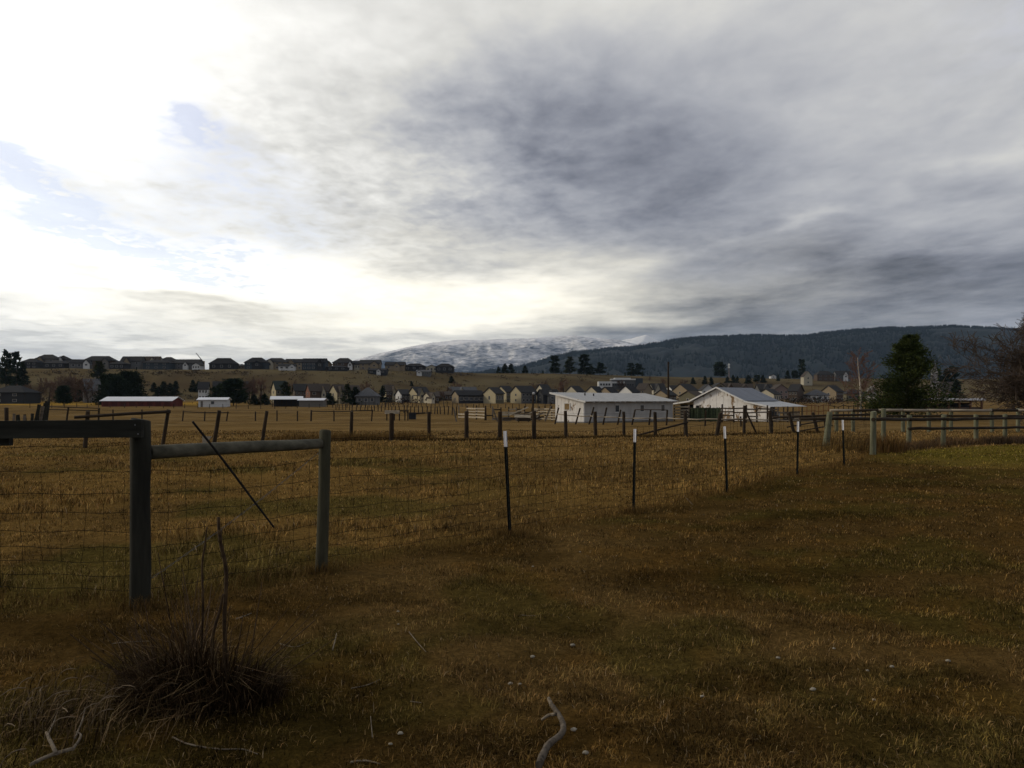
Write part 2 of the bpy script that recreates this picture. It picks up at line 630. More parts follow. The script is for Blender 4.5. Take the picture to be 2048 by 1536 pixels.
# ------------------------------------------------------------------ mountains and air
def mountain(name, crest, d_foot, d_top, d_back, ma, noise_amp, seed, label, nrow=60, step=3.0, jag=0.0):
    cx = np.arange(crest[0][0], crest[-1][0] + step, step)
    cyv = np.interp(cx, [c[0] for c in crest], [c[1] for c in crest])
    cyv = cyv + jag * (fbm(cx * 0.06, cx * 0 + 3, seed, 4) - 0.5) * 2
    zt = CH + (HY - cyv) * d_top / F
    t = np.concatenate([np.linspace(0, 1, nrow), 1 + np.linspace(0.1, 1, 10)])
    T, I = np.meshgrid(t, np.arange(len(cx)), indexing='ij')
    D = np.where(T <= 1, d_foot + (d_top - d_foot) * T, d_top + (d_back - d_top) * (T - 1))
    x = (cx[I] - CX) * d_top / F * (0.75 + 0.25 * np.clip(D / d_top, 0, 1.2))
    prof = np.where(T <= 1, np.clip(T, 0, 1) ** 1.25, 1 - 0.8 * (T - 1))
    ridge = 1 - np.abs(fbm(x / (d_top * .045), D / (d_top * .06), seed, 5) * 2 - 1) * 1.6
    z = zt[I] * prof + noise_amp * ridge * np.clip(4 * T * (1 - T), 0, 1) * np.clip(zt[I] / zt.max(), 0.1, 1) + 3
    z = np.where(T > 1, np.minimum(z, zt[I] * prof), z)
    V = np.stack([x.ravel(), D.ravel(), z.ravel()], 1)
    nr, nc = T.shape
    i = np.arange(nr - 1)[:, None] * nc
    j = np.arange(nc - 1)[None, :]
    Q = np.stack([(i + j).ravel(), (i + j + 1).ravel(), (i + nc + j + 1).ravel(), (i + nc + j).ravel()], 1)
    me = np_mesh(name, V, Q, ma, None, True)
    o = tag(link(name, me), kind='structure', label=label)
    return V.reshape(nr, nc, 3), nrow


def snow_material(name, snow, rock, cover, zs, sc_):
    ma = bpy.data.materials.new(name)
    ma.use_nodes = True
    nt = ma.node_tree
    N, L = nt.nodes.new, nt.links.new
    b = nt.nodes['Principled BSDF']
    b.inputs['Roughness'].default_value = .8
    b.inputs['Specular IOR Level'].default_value = .1
    tc = N('ShaderNodeTexCoord')
    mp = N('ShaderNodeMapping')
    mp.inputs['Scale'].default_value = (1, .4, 4.6)
    L(tc.outputs['Object'], mp.inputs[0])
    n1 = N('ShaderNodeTexNoise')
    n1.inputs['Scale'].default_value = sc_
    n1.inputs['Detail'].default_value = 10
    n1.inputs['Roughness'].default_value = .68
    n1.inputs['Distortion'].default_value = .6
    L(mp.outputs[0], n1.inputs['Vector'])
    n2 = N('ShaderNodeTexNoise')
    n2.inputs['Scale'].default_value = sc_ * 16
    n2.inputs['Detail'].default_value = 6
    n2.inputs['Roughness'].default_value = .7
    L(mp.outputs[0], n2.inputs['Vector'])
    sp = N('ShaderNodeSeparateXYZ')
    L(tc.outputs['Object'], sp.inputs[0])

    def mth(op, a, bb, c=None):
        n = N('ShaderNodeMath')
        n.operation = op
        for k, v in enumerate((a, bb, c)):
            if v is None:
                continue
            if isinstance(v, (int, float)):
                n.inputs[k].default_value = v
            else:
                L(v, n.inputs[k])
        return n.outputs[0]
    h = mth('MULTIPLY_ADD', sp.outputs[2], 1.0 / zs, cover)      # the snow line: more snow higher up
    v = mth('MULTIPLY_ADD', mth('SUBTRACT', n1.outputs[0], .5), 1.9, h)
    v = mth('MULTIPLY_ADD', mth('SUBTRACT', n2.outputs[0], .5), 1.25, v)
    r = N('ShaderNodeValToRGB')
    r.color_ramp.elements[0].position = .27
    r.color_ramp.elements[0].color = (*rock, 1)
    r.color_ramp.elements[1].position = .80
    r.color_ramp.elements[1].color = (*snow, 1)
    L(v, r.inputs[0])
    L(r.outputs[0], b.inputs['Base Color'])
    return ma


m_snow = snow_material('snowy_slope', (.88, .86, .84), (.055, .075, .105), -.02, 800, .0011)
m_snow2 = snow_material('snowy_summit', (.93, .91, .87), (.35, .36, .38), .30, 1500, .0014)
m_forest = mat('forest_floor', (.008, .013, .014), .95, .3, .012, (1, 1, 1), c2=(.006, .010, .011), patch=(.022, .022, .020), patch_scale=.0035, patch_at=(.62, .74))

mountain('snow_peak', [(1180, 700), (1215, 690), (1240, 683), (1262, 677), (1280, 673), (1292, 670), (1300, 673), (1312, 680), (1330, 686), (1360, 696), (1400, 712)],
         8300, 9000, 9700, m_snow2, 150, 7, 'bright snowy peak rising behind the ridges', jag=1.2)
mountain('snow_mountain', [(560, 775), (640, 748), (700, 724), (735, 714), (765, 706), (800, 698), (850, 688), (905, 681), (925, 680), (960, 681), (1010, 678), (1060, 677), (1110, 673), (1145, 671), (1180, 675), (1235, 680), (1262, 687), (1290, 693), (1340, 700), (1420, 716), (1520, 740)],
         5200, 7600, 8600, m_snow, 130, 11, 'long snow-covered mountain with blue-grey forest bands', 80, 3, jag=.8)
RIDGE = [(900, 757), (980, 745), (1040, 737), (1080, 726), (1110, 716), (1150, 708), (1230, 700), (1270, 697), (1310, 690), (1350, 683), (1400, 678), (1450, 676), (1500, 674), (1560, 675), (1610, 675), (1640, 670), (1700, 664), (1740, 662), (1760, 660), (1850, 658), (1900, 656), (1985, 660), (2048, 664), (2300, 676), (2700, 690)]
RV, rrow = mountain('forest_ridge', RIDGE, 2700, 4300, 5600, m_forest, 90, 23, 'long dark blue forested ridge on the right', 60, 4, jag=1.0)


def ridge_trees():
    rng = np.random.default_rng(5)
    n = 26000
    nr, nc = rrow - 1, RV.shape[1] - 1
    t = rng.random(n) ** 0.75 * nr
    u = rng.random(n) * nc
    k = n // 5                                   # the crest line carries its own file of trees
    t[:k] = nr - rng.random(k) * 1.2
    i, j = np.floor(t).astype(int).clip(0, nr - 1), np.floor(u).astype(int).clip(0, nc - 1)
    ft, fu = (t - i)[:, None], (u - j)[:, None]
    P = (RV[i, j] * (1 - fu) + RV[i, j + 1] * fu) * (1 - ft) + (RV[i + 1, j] * (1 - fu) + RV[i + 1, j + 1] * fu) * ft
    clear = fbm(P[:, 0] * .0016, P[:, 1] * .0016, 77, 3) > .60
    keep = ~(clear & (t < nr - 2))
    P = P[keep]
    n = len(P)
    h = rng.uniform(9, 20, n)
    w = h * rng.uniform(.26, .36, n)
    a0 = rng.random(n) * 6.28
    V = np.zeros((n, 5, 3))
    for q in range(4):
        V[:, q, 0] = P[:, 0] + np.cos(a0 + q * 1.5708) * w
        V[:, q, 1] = P[:, 1] + np.sin(a0 + q * 1.5708) * w
        V[:, q, 2] = P[:, 2] - 2
    V[:, 4] = P
    V[:, 4, 2] += h
    b = np.arange(n)[:, None] * 5
    Q = np.concatenate([b + np.array([[q, (q + 1) % 4, 4]]) for q in range(4)])
    cols = np.array([.007, .012, .0125]) * rng.uniform(.8, 1.2, (n, 1))
    me = np_mesh('ridge_forest', V.reshape(-1, 3), Q, mat_attr('far_needles', .95), np.repeat(cols, 5, 0))
    tag(link('ridge_forest', me), 'dense dark conifer forest covering the far ridge', 'forest', kind='stuff')


ridge_trees()


def haze():
    mb = MB()
    mb.box((0, 0, 560), 28400, 28400, 1250)
    ma = bpy.data.materials.new('valley_air')
    ma.use_nodes = True
    nt = ma.node_tree
    nt.nodes.clear()
    v = nt.nodes.new('ShaderNodeVolumePrincipled')
    v.inputs['Color'].default_value = (.52, .72, 1.0, 1)
    v.inputs['Density'].default_value = 2.9e-5
    v.inputs['Anisotropy'].default_value = 0.2
    o = nt.nodes.new('ShaderNodeOutputMaterial')
    nt.links.new(v.outputs[0], o.inputs['Volume'])
    ob = mb.build('haze', ma)
    tag(ob, 'thin blue valley haze', 'haze', kind='stuff')


haze()
# ------------------------------------------------------------------ wood, metal, paint
rnd = random.Random(11)
m_post_old = mat('old_treated_wood', (.026, .025, .018), .9, .35, 14, (1, 1, .12), .006, c2=(.008, .008, .006))
m_post_pale = mat('grey_treated_wood', (.060, .056, .034), .9, .3, 14, (1, 1, .12), .006, c2=(.026, .024, .014))
m_rail_pale = mat('grey_round_rail', (.105, .098, .070), .9, .3, 14, (.12, 1, 1), .006, c2=(.058, .054, .038))
m_board_dark = mat('weathered_dark_board', (.024, .024, .018), .9, .35, 16, (.1, 1, 1), .005, c2=(.008, .008, .006))
m_post_brown = mat('rough_brown_post', (.040, .027, .016), .95, .4, 10, (1, 1, .2), .01, c2=(.014, .010, .006))
m_post_grey = mat('grey_green_post', (.150, .150, .095), .9, .25, 10, (1, 1, .2), .005, c2=(.080, .078, .046))
m_rail_dark = mat('dark_old_rail', (.036, .026, .017), .95, .35, 8, (.2, 1, 1), .01)
m_rail_light = mat('bleached_rail', (.30, .255, .19), .95, .25, 6, (.3, 1, 1), .006)
m_board_pale = mat('bleached_board', (.40, .345, .255), .9, .3, 5, (.3, 1, 1), .004, c2=(.20, .165, .115))
m_board_grey = mat('grey_board', (.16, .135, .105), .9, .3, 5, (.3, 1, 1), .004, c2=(.075, .06, .045))
m_steel_green = mat('dark_green_steel', (.007, .009, .008), .7, .3, 20, spec=.1)
m_white_tip = mat('white_enamel', (.70, .70, .72), .5, .08, 30, patch=(.30, .26, .22), patch_scale=30, patch_at=(.62, .70))
m_wire = mat('rusty_wire', (.010, .008, .006), .9, .3, 20, spec=.02)
m_wire_pale = mat('galvanised_wire', (.11, .11, .11), .5, .3, 20, spec=.5)
m_black_rod = mat('blackened_stick', (.012, .011, .010), .8, .3, 30)
m_bark = mat('grey_bark', (.105, .085, .062), .95, .4, 30, (1, 1, .4), .004, c2=(.035, .027, .019))
m_bark_pale = mat('bleached_bark', (.19, .155, .11), .95, .35, 40, bump=.003, c2=(.075, .058, .04))
m_stone = mat('pale_stone', (.27, .24, .185), .9, .25, 25, bump=.003)


def post_pts(b, t, n=5):
    return [b.lerp(t, k / (n - 1)) for k in range(n)]


def wood_post(b, t, r, name, ma, parent, n=10, sink=.15, taper=.96):
    """round post from ground point b to top t, chamfered top"""
    b, t = Vector(b), Vector(t)
    ax = (t - b).normalized()
    L = (t - b).length
    mb = MB()
    cuts = [0, .2, .4, .6, .8, 1 - .25 * r / L]
    pts = [b - ax * sink] + [b + ax * (L * c) + Vector((rnd.uniform(-1, 1), rnd.uniform(-1, 1), 0)) * r * .05 for c in cuts] + [t]
    rad = [r] + [r * (1 + (taper - 1) * c) * rnd.uniform(.97, 1.03) for c in cuts] + [r * taper * .86]
    mb.tube(pts, rad, n, True, rnd, .025)
    return mb.build(name, ma, parent, smooth=True)


def wire_line(mb, pts, r=.0022):
    mb.tube(pts, r, 3, False)


# ------------------------------------------------------------------ near fence: posts, rails, steel posts and woven wire
def near_fence():
    Lb = GD(280, 6.2)
    root = empty('wire_fence', Lb, 'woven wire fence with two wooden posts and five white-tipped steel posts in front', 'fence')
    Lt = Vector((X(281, 6.2), 6.2, Z(838, 6.2)))
    p = wood_post(Lb, Lt, .0775, 'corner_post', m_post_old, root, 14)
    p['label'] = 'thick dark wooden corner post'
    Hb = GD(643, 7.5)
    Ht = Vector((X(651, 7.5), 7.5, Z(860, 7.5)))
    wood_post(Hb, Ht, .0565, 'brace_post', m_post_pale, root, 14, taper=.93)
    # round rail between the two posts
    mb = MB()
    a = Vector((X(300, 6.28), 6.28, Z(905, 6.28)))
    c = Vector((X(641, 7.44), 7.44, Z(887, 7.44)))
    k = 7
    pts = [a.lerp(c, i / (k - 1)) + Vector((0, 0, rnd.uniform(-.004, .004))) for i in range(k)]
    mb.tube(pts, [.056, .055, .054, .053, .051, .049, .046], 14, True, rnd, .03)
    mb.build('brace_rail', m_rail_pale, root, True)
    # wide board running left from the corner post, on the near side
    mb = MB()
    mb.board((X(-420, 6.07), 6.07, Z(862.5, 6.07)), (X(285, 6.07), 6.07, Z(857, 6.07)), .134, .045)
    mb.build('top_board', m_board_dark, root)
    mb = MB()
    mb.board((X(-60, 6.13), 6.13, Z(872, 6.13)), (X(22, 6.13), 6.13, Z(870, 6.13)), .16, .05)
    mb.build('splice_block', m_board_dark, root)
    for px, py in ((276, 868), (270, 850)):
        mb = MB()
        mb.tube([(X(px, 6.047), 6.047, Z(py, 6.047)), (X(px, 6.036), 6.036, Z(py, 6.036))], .006, 6)
        mb.build('nail_head', m_wire_pale, root)
    # steel posts
    TP = [((1020, 1072), (1010, 862), .15), ((1267, 1022), (1270, 858), .16), ((1454, 986), (1449, 853), .18), ((1594, 950), (1596, 843), .19), ((1688, 932), (1685, 840), .22)]
    feet = []
    for (b, t, fr) in TP:
        B = G(*b)
        T = Vector((X(t[0], B.y), B.y, Z(t[1], B.y)))
        feet.append((B, T))
        for (u0, u1, nm, mm) in ((-.06, 1 - fr, 't_post', m_steel_green), (1 - fr, 1.0, 'white_tip', m_white_tip)):
            p0, p1 = B.lerp(T, u0), B.lerp(T, u1)
            mb = MB()
            g_ = .001 if nm == 'white_tip' else 0
            mb.board(p0, p1, .040 + g_, .006 + g_, (1, .2, 0))
            ax = Vector((.2, -1, 0)).normalized()
            mb.board(p0 + Vector((.006, -.020, 0)), p1 + Vector((.006, -.020, 0)), .008 + g_, .036 + g_, (1, .2, 0))
            if nm == 't_post':
                for q in range(14):                       # the row of studs
                    c_ = p0.lerp(p1, .1 + .063 * q) + Vector((0, -.024, 0))
                    mb.box(c_, .016, .016, .012)
            o = mb.build(nm, mm, root if nm == 't_post' else last)
            last = o if nm == 't_post' else last
    # woven wire, one sheet per span
    heights = [1.24, 1.04, .86, .71, .56, .43, .32, .21, .10]
    stops = [(Vector((X(-700, 6.45), 6.45, 0)), None), (Lb, None), (Hb, None)] + feet + [(GD(1745, 24.0), None)]
    off = Vector((0, .09, 0))
    rr = random.Random(3)
    for si in range(len(stops) - 1):
        a, b = stops[si][0], stops[si + 1][0]
        a = Vector((a.x, a.y, gzs(a.x, a.y))) + off
        b = Vector((b.x, b.y, gzs(b.x, b.y))) + off
        L = (b - a).length
        far = (a.y + b.y) / 2
        wr = .0023 if far < 12 else .0026
        mb = MB()
        sag = rr.uniform(.02, .05)
        bow = rr.uniform(.03, .09)
        nrm = Vector(((b - a).y, -(b - a).x, 0)).normalized()

        def pt(t, h):
            p = a.lerp(b, t)
            z = a.z + (b.z - a.z) * t
            hh = h - sag * math.sin(math.pi * t) * (h / 1.1)
            w = bow * math.sin(math.pi * t) * (h - .5) * .8 + .012 * math.sin(t * 21 + h * 7 + si)
            p = p + nrm * w
            return Vector((p.x, p.y, z + hh + .008 * math.sin(t * L * 9 + h * 13)))
        ns = max(6, int(L / .18))
        for h in heights:
            if si == 1 and h > 1.2:
                continue
            wire_line(mb, [pt(i / ns, h) for i in range(ns + 1)], wr)
        nv = int(L / .165)
        for q in range(1, nv):
            t = q / nv
            lean = rr.uniform(-.06, .06) / L
            curl = rr.uniform(0, .10) / L if si >= 2 else 0
            pts = []
            hs = heights[1:] if not (si >= 2 and rr.random() < .75) else heights
            for h in hs:
                tt = t + lean * (h - .5) - curl * max(0, h - .8) * 6 * .3 + rr.uniform(-.012, .012) / L
                pts.append(pt(min(max(tt, 0), 1), h))
            wire_line(mb, pts, wr * .8)
        tag(mb.build('woven_wire', m_wire, root), kind='stuff')
    # twisted diagonal wire of the brace
    mb = MB()
    a = Vector((X(640, 7.55), 7.55, Z(903, 7.55)))
    b = Vector((X(298, 6.28), 6.28, Z(1160, 6.28)))
    for ph in (0, math.pi):
        pts = []
        for i in range(90):
            t = i / 89
            p = a.lerp(b, t)
            pts.append(p + Vector((math.cos(ph + i * .9) * .006, 0, math.sin(ph + i * .9) * .006 - .03 * math.sin(math.pi * t))))
        wire_line(mb, pts, .0022)
    mb.build('brace_wire', m_wire_pale, root)
    # stick through the twisted wire
    mb = MB()
    a = Vector((X(385, 6.45), 6.45, Z(843, 6.45)))
    b = Vector((X(548, 6.95), 6.95, Z(1053, 6.95)))
    mb.tube([a.lerp(b, t) + Vector((0, 0, .008 * math.sin(t * 5))) for t in (0, .25, .5, .75, 1)], [.009, .0095, .010, .0095, .008], 7, True, rnd, .08)
    tag(mb.build('twitch_stick', m_black_rod), 'thin black stick crossing the round rail at a slant', 'stick')
    mb = MB()
    d = 6.72
    q = [(X(404, d), d, Z(872, d)), (X(424, d), d, Z(873, d)), (X(414, d), d, Z(884, d)), (X(405, d), d, Z(890, d))]
    mb.add(q + [(v[0], v[1] + .004, v[2]) for v in q], [(0, 3, 2, 1), (4, 5, 6, 7), (0, 1, 5, 4), (1, 2, 6, 5), (2, 3, 7, 6), (3, 0, 4, 7)])
    tag(mb.build('tin_scrap', m_rail_light), 'small torn pale scrap standing on the round rail', 'scrap')


near_fence()


# ------------------------------------------------------------------ field fences
def strand_wires(mb, tops, bases, fr, r=.003):
    for f in fr:
        pts = [b.lerp(t, f) for b, t in zip(bases, tops)]
        out = []
        for p, q in zip(pts[:-1], pts[1:]):
            for k in range(4):
                s = p.lerp(q, k / 4)
                out.append(s - Vector((0, 0, .03 * math.sin(math.pi * k / 4))))
        wire_line(mb, out + [pts[-1]], r)


def field_fence():
    # base (px, py), top (px, py)
    P = [((170, 897), (175, 822)), ((325, 893), (336, 819)), ((428, 889), (439, 821)), ((524, 886), (533, 822)), ((702, 881), (704, 823)),
         ((783, 881), (784, 826)), ((858, 879), (858, 824)), ((933, 879), (933, 822)), ((1000, 878), (1000, 823)), ((1068, 879), (1068, 822)),
         ((1132, 876), (1131, 822)), ((1191, 873), (1190, 823)), ((1248, 874), (1247, 823)), ((1311, 873), (1310, 824)), ((1372, 873), (1371, 822)),
         ((1434, 871), (1440, 826)), ((1488, 869), (1488, 811)), ((1543, 868), (1540, 821)), ((1588, 866), (1577, 824)), ((1635, 865), (1625, 825))]
    b0 = G(*P[0][0])
    root = empty('field_fence', b0, 'long line of brown wooden posts crossing the pasture behind the wire fence', 'fence')
    bases, tops = [], []
    for i, (b, t) in enumerate(P):
        B = G(*b)
        T = Vector((X(t[0], B.y), B.y + rnd.uniform(-.1, .1), Z(t[1], B.y)))
        r = (.072 if i < 5 else .088) * rnd.uniform(.88, 1.15)
        wood_post(B, T, r, 'post', m_post_brown if i < 14 else m_rail_dark, root, 9, taper=.92)
        bases.append(B)
        tops.append(T)
    # rail nailed along the first two posts, slanting brace farther right
    mb = MB()
    a = tops[0].lerp(bases[0], .15)
    c = tops[1].lerp(bases[1], .06)
    e = (a - c).normalized()
    mb.tube([a + e * .35 + Vector((0, -.1, 0)), a.lerp(c, .5) + Vector((0, -.1, .01)), c - e * .12 + Vector((0, -.1, 0))], [.05, .055, .055], 8, True, rnd, .05)
    mb.build('top_rail', m_rail_dark, root, True)
    mb = MB()
    mb.tube([bases[12] + Vector((.55, -.06, .06)), tops[14].lerp(bases[14], .44) + Vector((.1, -.06, 0))], .045, 8, True, rnd, .05)
    mb.build('slanting_brace', m_rail_dark, root, True)
    mb = MB()
    mb.tube([bases[16] + Vector((.75, .25, 0)), tops[16].lerp(bases[16], .12) + Vector((.05, .1, 0))], .05, 8, True, rnd, .05)
    mb.build('leaning_strut', m_rail_dark, root, True)
    for q, (i, j, fi, fj) in enumerate(((18, 19, .72, .45), (18, 19, 1.0, .75))):
        mb = MB()
        mb.tube([bases[i].lerp(tops[i], 1 - fi) + Vector((-.3, 0, 0)), bases[j].lerp(tops[j], 1 - fj) + Vector((.9, 0, .12))], .035, 7)
        mb.build('fallen_rail', m_rail_dark, root, True)
    mb = MB()
    strand_wires(mb, tops, bases, (.93, .62, .32), .0035)
    tag(mb.build('wire_strands', m_wire, root), kind='stuff')


field_fence()


def far_left_fence():
    P = [((133, 843), (137, 814)), ((197, 842), (198, 816)), ((226, 842), (226, 819)), ((284, 842), (284, 819)), ((365, 844), (367, 821)), ((409, 843), (410, 823)), ((453, 842), (456, 823)),
         ((511, 842), (511, 823)), ((554, 842), (554, 821)), ((595, 842), (595, 822)), ((622, 843), (623, 820)), ((668, 841), (668, 821)), ((704, 841), (704, 820)), ((743, 842), (745, 819))]
    root = empty('cross_fence', G(*P[0][0]), 'thin distant post fence with rail sections in front of the low white-roofed sheds', 'fence')
    bases, tops = [], []
    for b, t in P:
        B = GD(b[0], 90.0)
        T = Vector((X(t[0], 90.0), 90.0, Z(t[1], 90.0)))
        wood_post(B, T, .105 if b[0] in (622, 133, 197) else .08, 'post', m_post_brown, root, 7)
        bases.append(B)
        tops.append(T)
    for i, j, f in ((0, 1, .02), (0, 1, .2), (4, 5, .1), (5, 6, .1), (10, 11, .1), (11, 12, .1), (12, 13, .08)):
        mb = MB()
        a, c = tops[i].lerp(bases[i], f), tops[j].lerp(bases[j], f)
        if i == 0:
            a = a + (a - c) * .95
        mb.tube([a + Vector((0, -.12, 0)), a.lerp(c, .5) + Vector((0, -.12, rnd.uniform(-.04, .02))), c + Vector((.15, -.12, 0))], .05, 7)
        mb.build('rail', m_rail_dark, root, True)
    mb = MB()
    strand_wires(mb, tops, bases, (.9, .55), .006)
    tag(mb.build('wire_strands', m_wire, root), kind='stuff')


far_left_fence()


def shed_front_fence():
    P = [((1110, 842), (1117, 815)), ((1151, 844), (1160, 816)), ((1178, 845), (1187.5, 814)), ((1206, 847), (1213, 815)), ((1235, 849), (1241, 819.5)), ((1264, 848), (1270, 819)), ((1298, 847), (1301, 819)), ((1333, 847), (1334, 819.5)), ((1372, 848), (1372, 820)), ((1410, 854), (1411, 821))]
    root = empty('leaning_fence', GD(1110, 70), 'leaning thin posts with bleached rails in front of the long white shed', 'fence')
    bases, tops = [], []
    for b, t in P:
        d = 71 - (b[0] - 1110) * .03
        B = GD(b[0], d)
        T = Vector((X(t[0], d), d - .1, Z(t[1], d)))
        wood_post(B, T, .075, 'post', m_post_brown, root, 7)
        bases.append(B)
        tops.append(T)
    pr = [828, 832, 832, 834, 835, 836.5, 836, 836, 838, 838]
    for i in range(len(P) - 1):
        mb = MB()
        da, dc = bases[i].y - .15, bases[i + 1].y - .15
        a = Vector((X(P[i][0][0] + 3, da), da, Z(pr[i], da)))
        c = Vector((X(P[i + 1][0][0] + 3, dc), dc, Z(pr[i + 1], dc)))
        mb.tube([a, a.lerp(c, .5) + Vector((0, 0, rnd.uniform(-.05, .02))), c], .045, 7)
        mb.build('rail', m_rail_light, root, True)
    for (i, j) in ((5, 6), (6, 7)):
        mb = MB()
        mb.tube([tops[i] + Vector((0, -.1, 0)), tops[j] + Vector((0, -.1, -.02))], .035, 7)
        mb.build('top_rail', m_rail_dark, root, True)
    # the rail goes on to the right past the barn
    prev = None
    for px, py in ((1412, 838), (1482, 837.5), (1545, 840), (1600, 841), (1650, 840)):
        d = 60.0
        p = Vector((X(px, d), d, Z(py, d)))
        if prev is not None:
            mb = MB()
            mb.tube([prev, prev.lerp(p, .5) + Vector((0, 0, -.03)), p], .045, 7)
            mb.build('rail', m_rail_light, root, True)
        if px > 1412:
            wood_post(GD(px, d + .12), p + Vector((0, .12, .18)), .07, 'post', m_post_brown, root, 7)
        prev = p


shed_front_fence()


def yard_rail_fences():
    # two-rail fence by the lawn
    P = [((1746, 909), (1747, 823)), ((1817, 897), (1819, 830)), ((1886, 893), (1888, 829)), ((1952, 889), (1952, 829)), ((2010, 885), (2010, 828)), ((2068, 881), (2068, 828)), ((2130, 878), (2130, 827))]
    root = empty('lawn_rail_fence', G(*P[0][0]), 'two-rail fence of pale green-grey posts along the lawn at right', 'fence')
    bases, tops = [], []
    for i, (b, t) in enumerate(P):
        B = G(*b)
        T = Vector((X(t[0], B.y), B.y, Z(t[1], B.y)))
        wood_post(B, T, .085, 'post', m_post_grey, root, 10)
        bases.append(B)
        tops.append(T)
    for i in range(len(P) - 1):
        for py0, py1, r_ in ((839, 838, .058), (858, 856, .052)):
            if i == 0 and py0 > 850:
                continue
            mb = MB()
            up = rnd.uniform(-.6, .6)
            a = Vector((X(P[i][0][0], bases[i].y - .13), bases[i].y - .13, Z(py0 - i * .7 + up * .3, bases[i].y)))
            c = Vector((X(P[i + 1][0][0], bases[i + 1].y - .13), bases[i + 1].y - .13, Z(py0 - (i + 1) * .7, bases[i + 1].y)))
            mb.tube([a, a.lerp(c, .33) + Vector((0, 0, rnd.uniform(-.02, .02))), a.lerp(c, .66), c], [r_ * .95, r_, r_, r_ * .9], 9, True, rnd, .06)
            mb.build('rail', m_rail_dark, root, True)
    # rails running left from the corner post to the leaning stump
    B = G(1652, 893)
    T = Vector((X(1662, B.y), B.y + .1, Z(824, B.y)))
    o = wood_post(B, T, .12, 'leaning_post', m_post_grey, root, 10, taper=.8)
    o['label'] = 'pale leaning post with a split foot'
    for (p0, p1, d, r_) in (((1600, 838), (1745, 838), 30.0, .06), ((1545, 835), (1748, 829), 45, .06)):
        mb = MB()
        a, c = Vector((X(p0[0], d), d, Z(p0[1], d))), Vector((X(p1[0], d), d, Z(p1[1], d)))
        mb.tube([a, a.lerp(c, .5) + Vector((0, 0, .02)), c], r_, 8, True, rnd, .06)
        mb.build('rail', m_rail_dark, root, True)
    # paddock fence behind it
    P2 = [((1673, 852), (1672, 818)), ((1706, 850), (1706, 820)), ((1767, 872), (1767, 817)), ((1806, 847), (1806, 818)), ((1858, 846), (1857, 818)), ((1902, 846), (1902, 818)), ((1984, 850), (1983, 817)), ((2036, 852), (2036, 817)), ((2085, 852), (2085, 817))]
    root = empty('paddock_rail_fence', GD(1673, 46), 'second rail fence with a bleached top rail, behind the lawn fence', 'fence')
    d = 46.0
    for i, (b, t) in enumerate(P2):
        dd = 29 if b[0] == 1767 else d
        B = GD(b[0], dd)
        T = Vector((X(t[0], dd), dd, Z(t[1], dd)))
        wood_post(B, T, .11 if dd > 40 else .085, 'post', m_post_grey, root, 9)
    xs = [1660, 1706, 1757, 1806, 1857, 1902, 1984, 2036, 2085]
    for i in range(len(xs) - 1):
        for py, r_, mm in ((820.5, .075, m_rail_light if i in (0, 2, 3, 4, 5, 7) else m_rail_dark), (832, .06, m_rail_dark)):
            if py > 830 and i < 2:
                continue
            mb = MB()
            a = Vector((X(xs[i], d - .15), d - .15, Z(py + rnd.uniform(-.5, .5), d)))
            c = Vector((X(xs[i + 1] - 1, d - .15), d - .15, Z(py + rnd.uniform(-.5, .5), d)))
            mb.tube([a, a.lerp(c, .5), c], r_, 8, True, rnd, .06)
            mb.build('rail', mm, root, True)


yard_rail_fences()


def far_posts():
    # wire fence along the far edge of the pasture
    rr = random.Random(8)
    root = empty('pasture_edge_fence', GD(100, 225), 'faint line of small posts along the far edge of the pasture', 'fence')
    px = 60
    bases, tops = [], []
    while px < 700:
        d = 222 + 10 * math.sin(px * .01)
        B = GD(px, d)
        T = B + Vector((rr.uniform(-.06, .06), 0, rr.uniform(1.1, 1.35)))
        wood_post(B, T, .09, 'post', m_post_brown, root, 5)
        bases.append(B)
        tops.append(T)
        px += rr.uniform(20, 29)
    mb = MB()
    strand_wires(mb, tops, bases, (.9, .5), .01)
    tag(mb.build('wire_strands', m_wire, root), kind='stuff')
    for nm, lab, x0, x1, d0, d1, step in (
            ('lane_fence', 'closely set dark posts of the nearer lane fence left of the corral', 672, 915, 190, 125, 7.2),
            ('lane_fence', 'small closely set posts of the farther lane fence below the yellow houses', 655, 930, 255, 245, 8.5),
            ('lane_fence', 'thin posts of the far fence behind the corral and beside the light pole', 932, 1120, 225, 215, 13)):
        root = empty(nm, GD(x0, d0), lab, 'fence', 'lane fences below the houses')
        px = x0
        bases, tops = [], []
        while px < x1:
            t = (px - x0) / (x1 - x0)
            d = d0 + (d1 - d0) * t
            B = GD(px, d)
            tall = 1.35 if rr.random() > .12 else 2.0
            T = B + Vector((rr.uniform(-.12, .12), 0, tall * rr.uniform(.85, 1.1)))
            wood_post(B, T, .10, 'post', m_post_brown, root, 5)
            bases.append(B)
            tops.append(T)
            px += step * rr.uniform(.75, 1.25)
        mb = MB()
        strand_wires(mb, tops, bases, (.9, .5), .008)
        tag(mb.build('wire_strands', m_wire, root), kind='stuff')
    root = empty('iron_paddock_fence', GD(1600, 112), 'low rusty fence of thin uprights right of the barn', 'fence')
    mrust = mat('rusty_iron', (.16, .075, .035), .9, .3, 8)
    px = 1598
    last = None
    while px < 1740:
        B = GD(px, 112)
        T = B + Vector((0, 0, rr.uniform(1.5, 1.9)))
        wood_post(B, T, .06, 'upright', mrust if px < 1660 else m_post_brown, root, 5)
        if last is not None:
            for f in (.92, .5):
                mb = MB()
                mb.tube([last[0].lerp(last[1], f), B.lerp(T, f)], .05, 5)
                mb.build('rail', mrust if px < 1660 else m_rail_dark, root)
        last = (B, T)
        px += rr.uniform(7, 12)


far_posts()


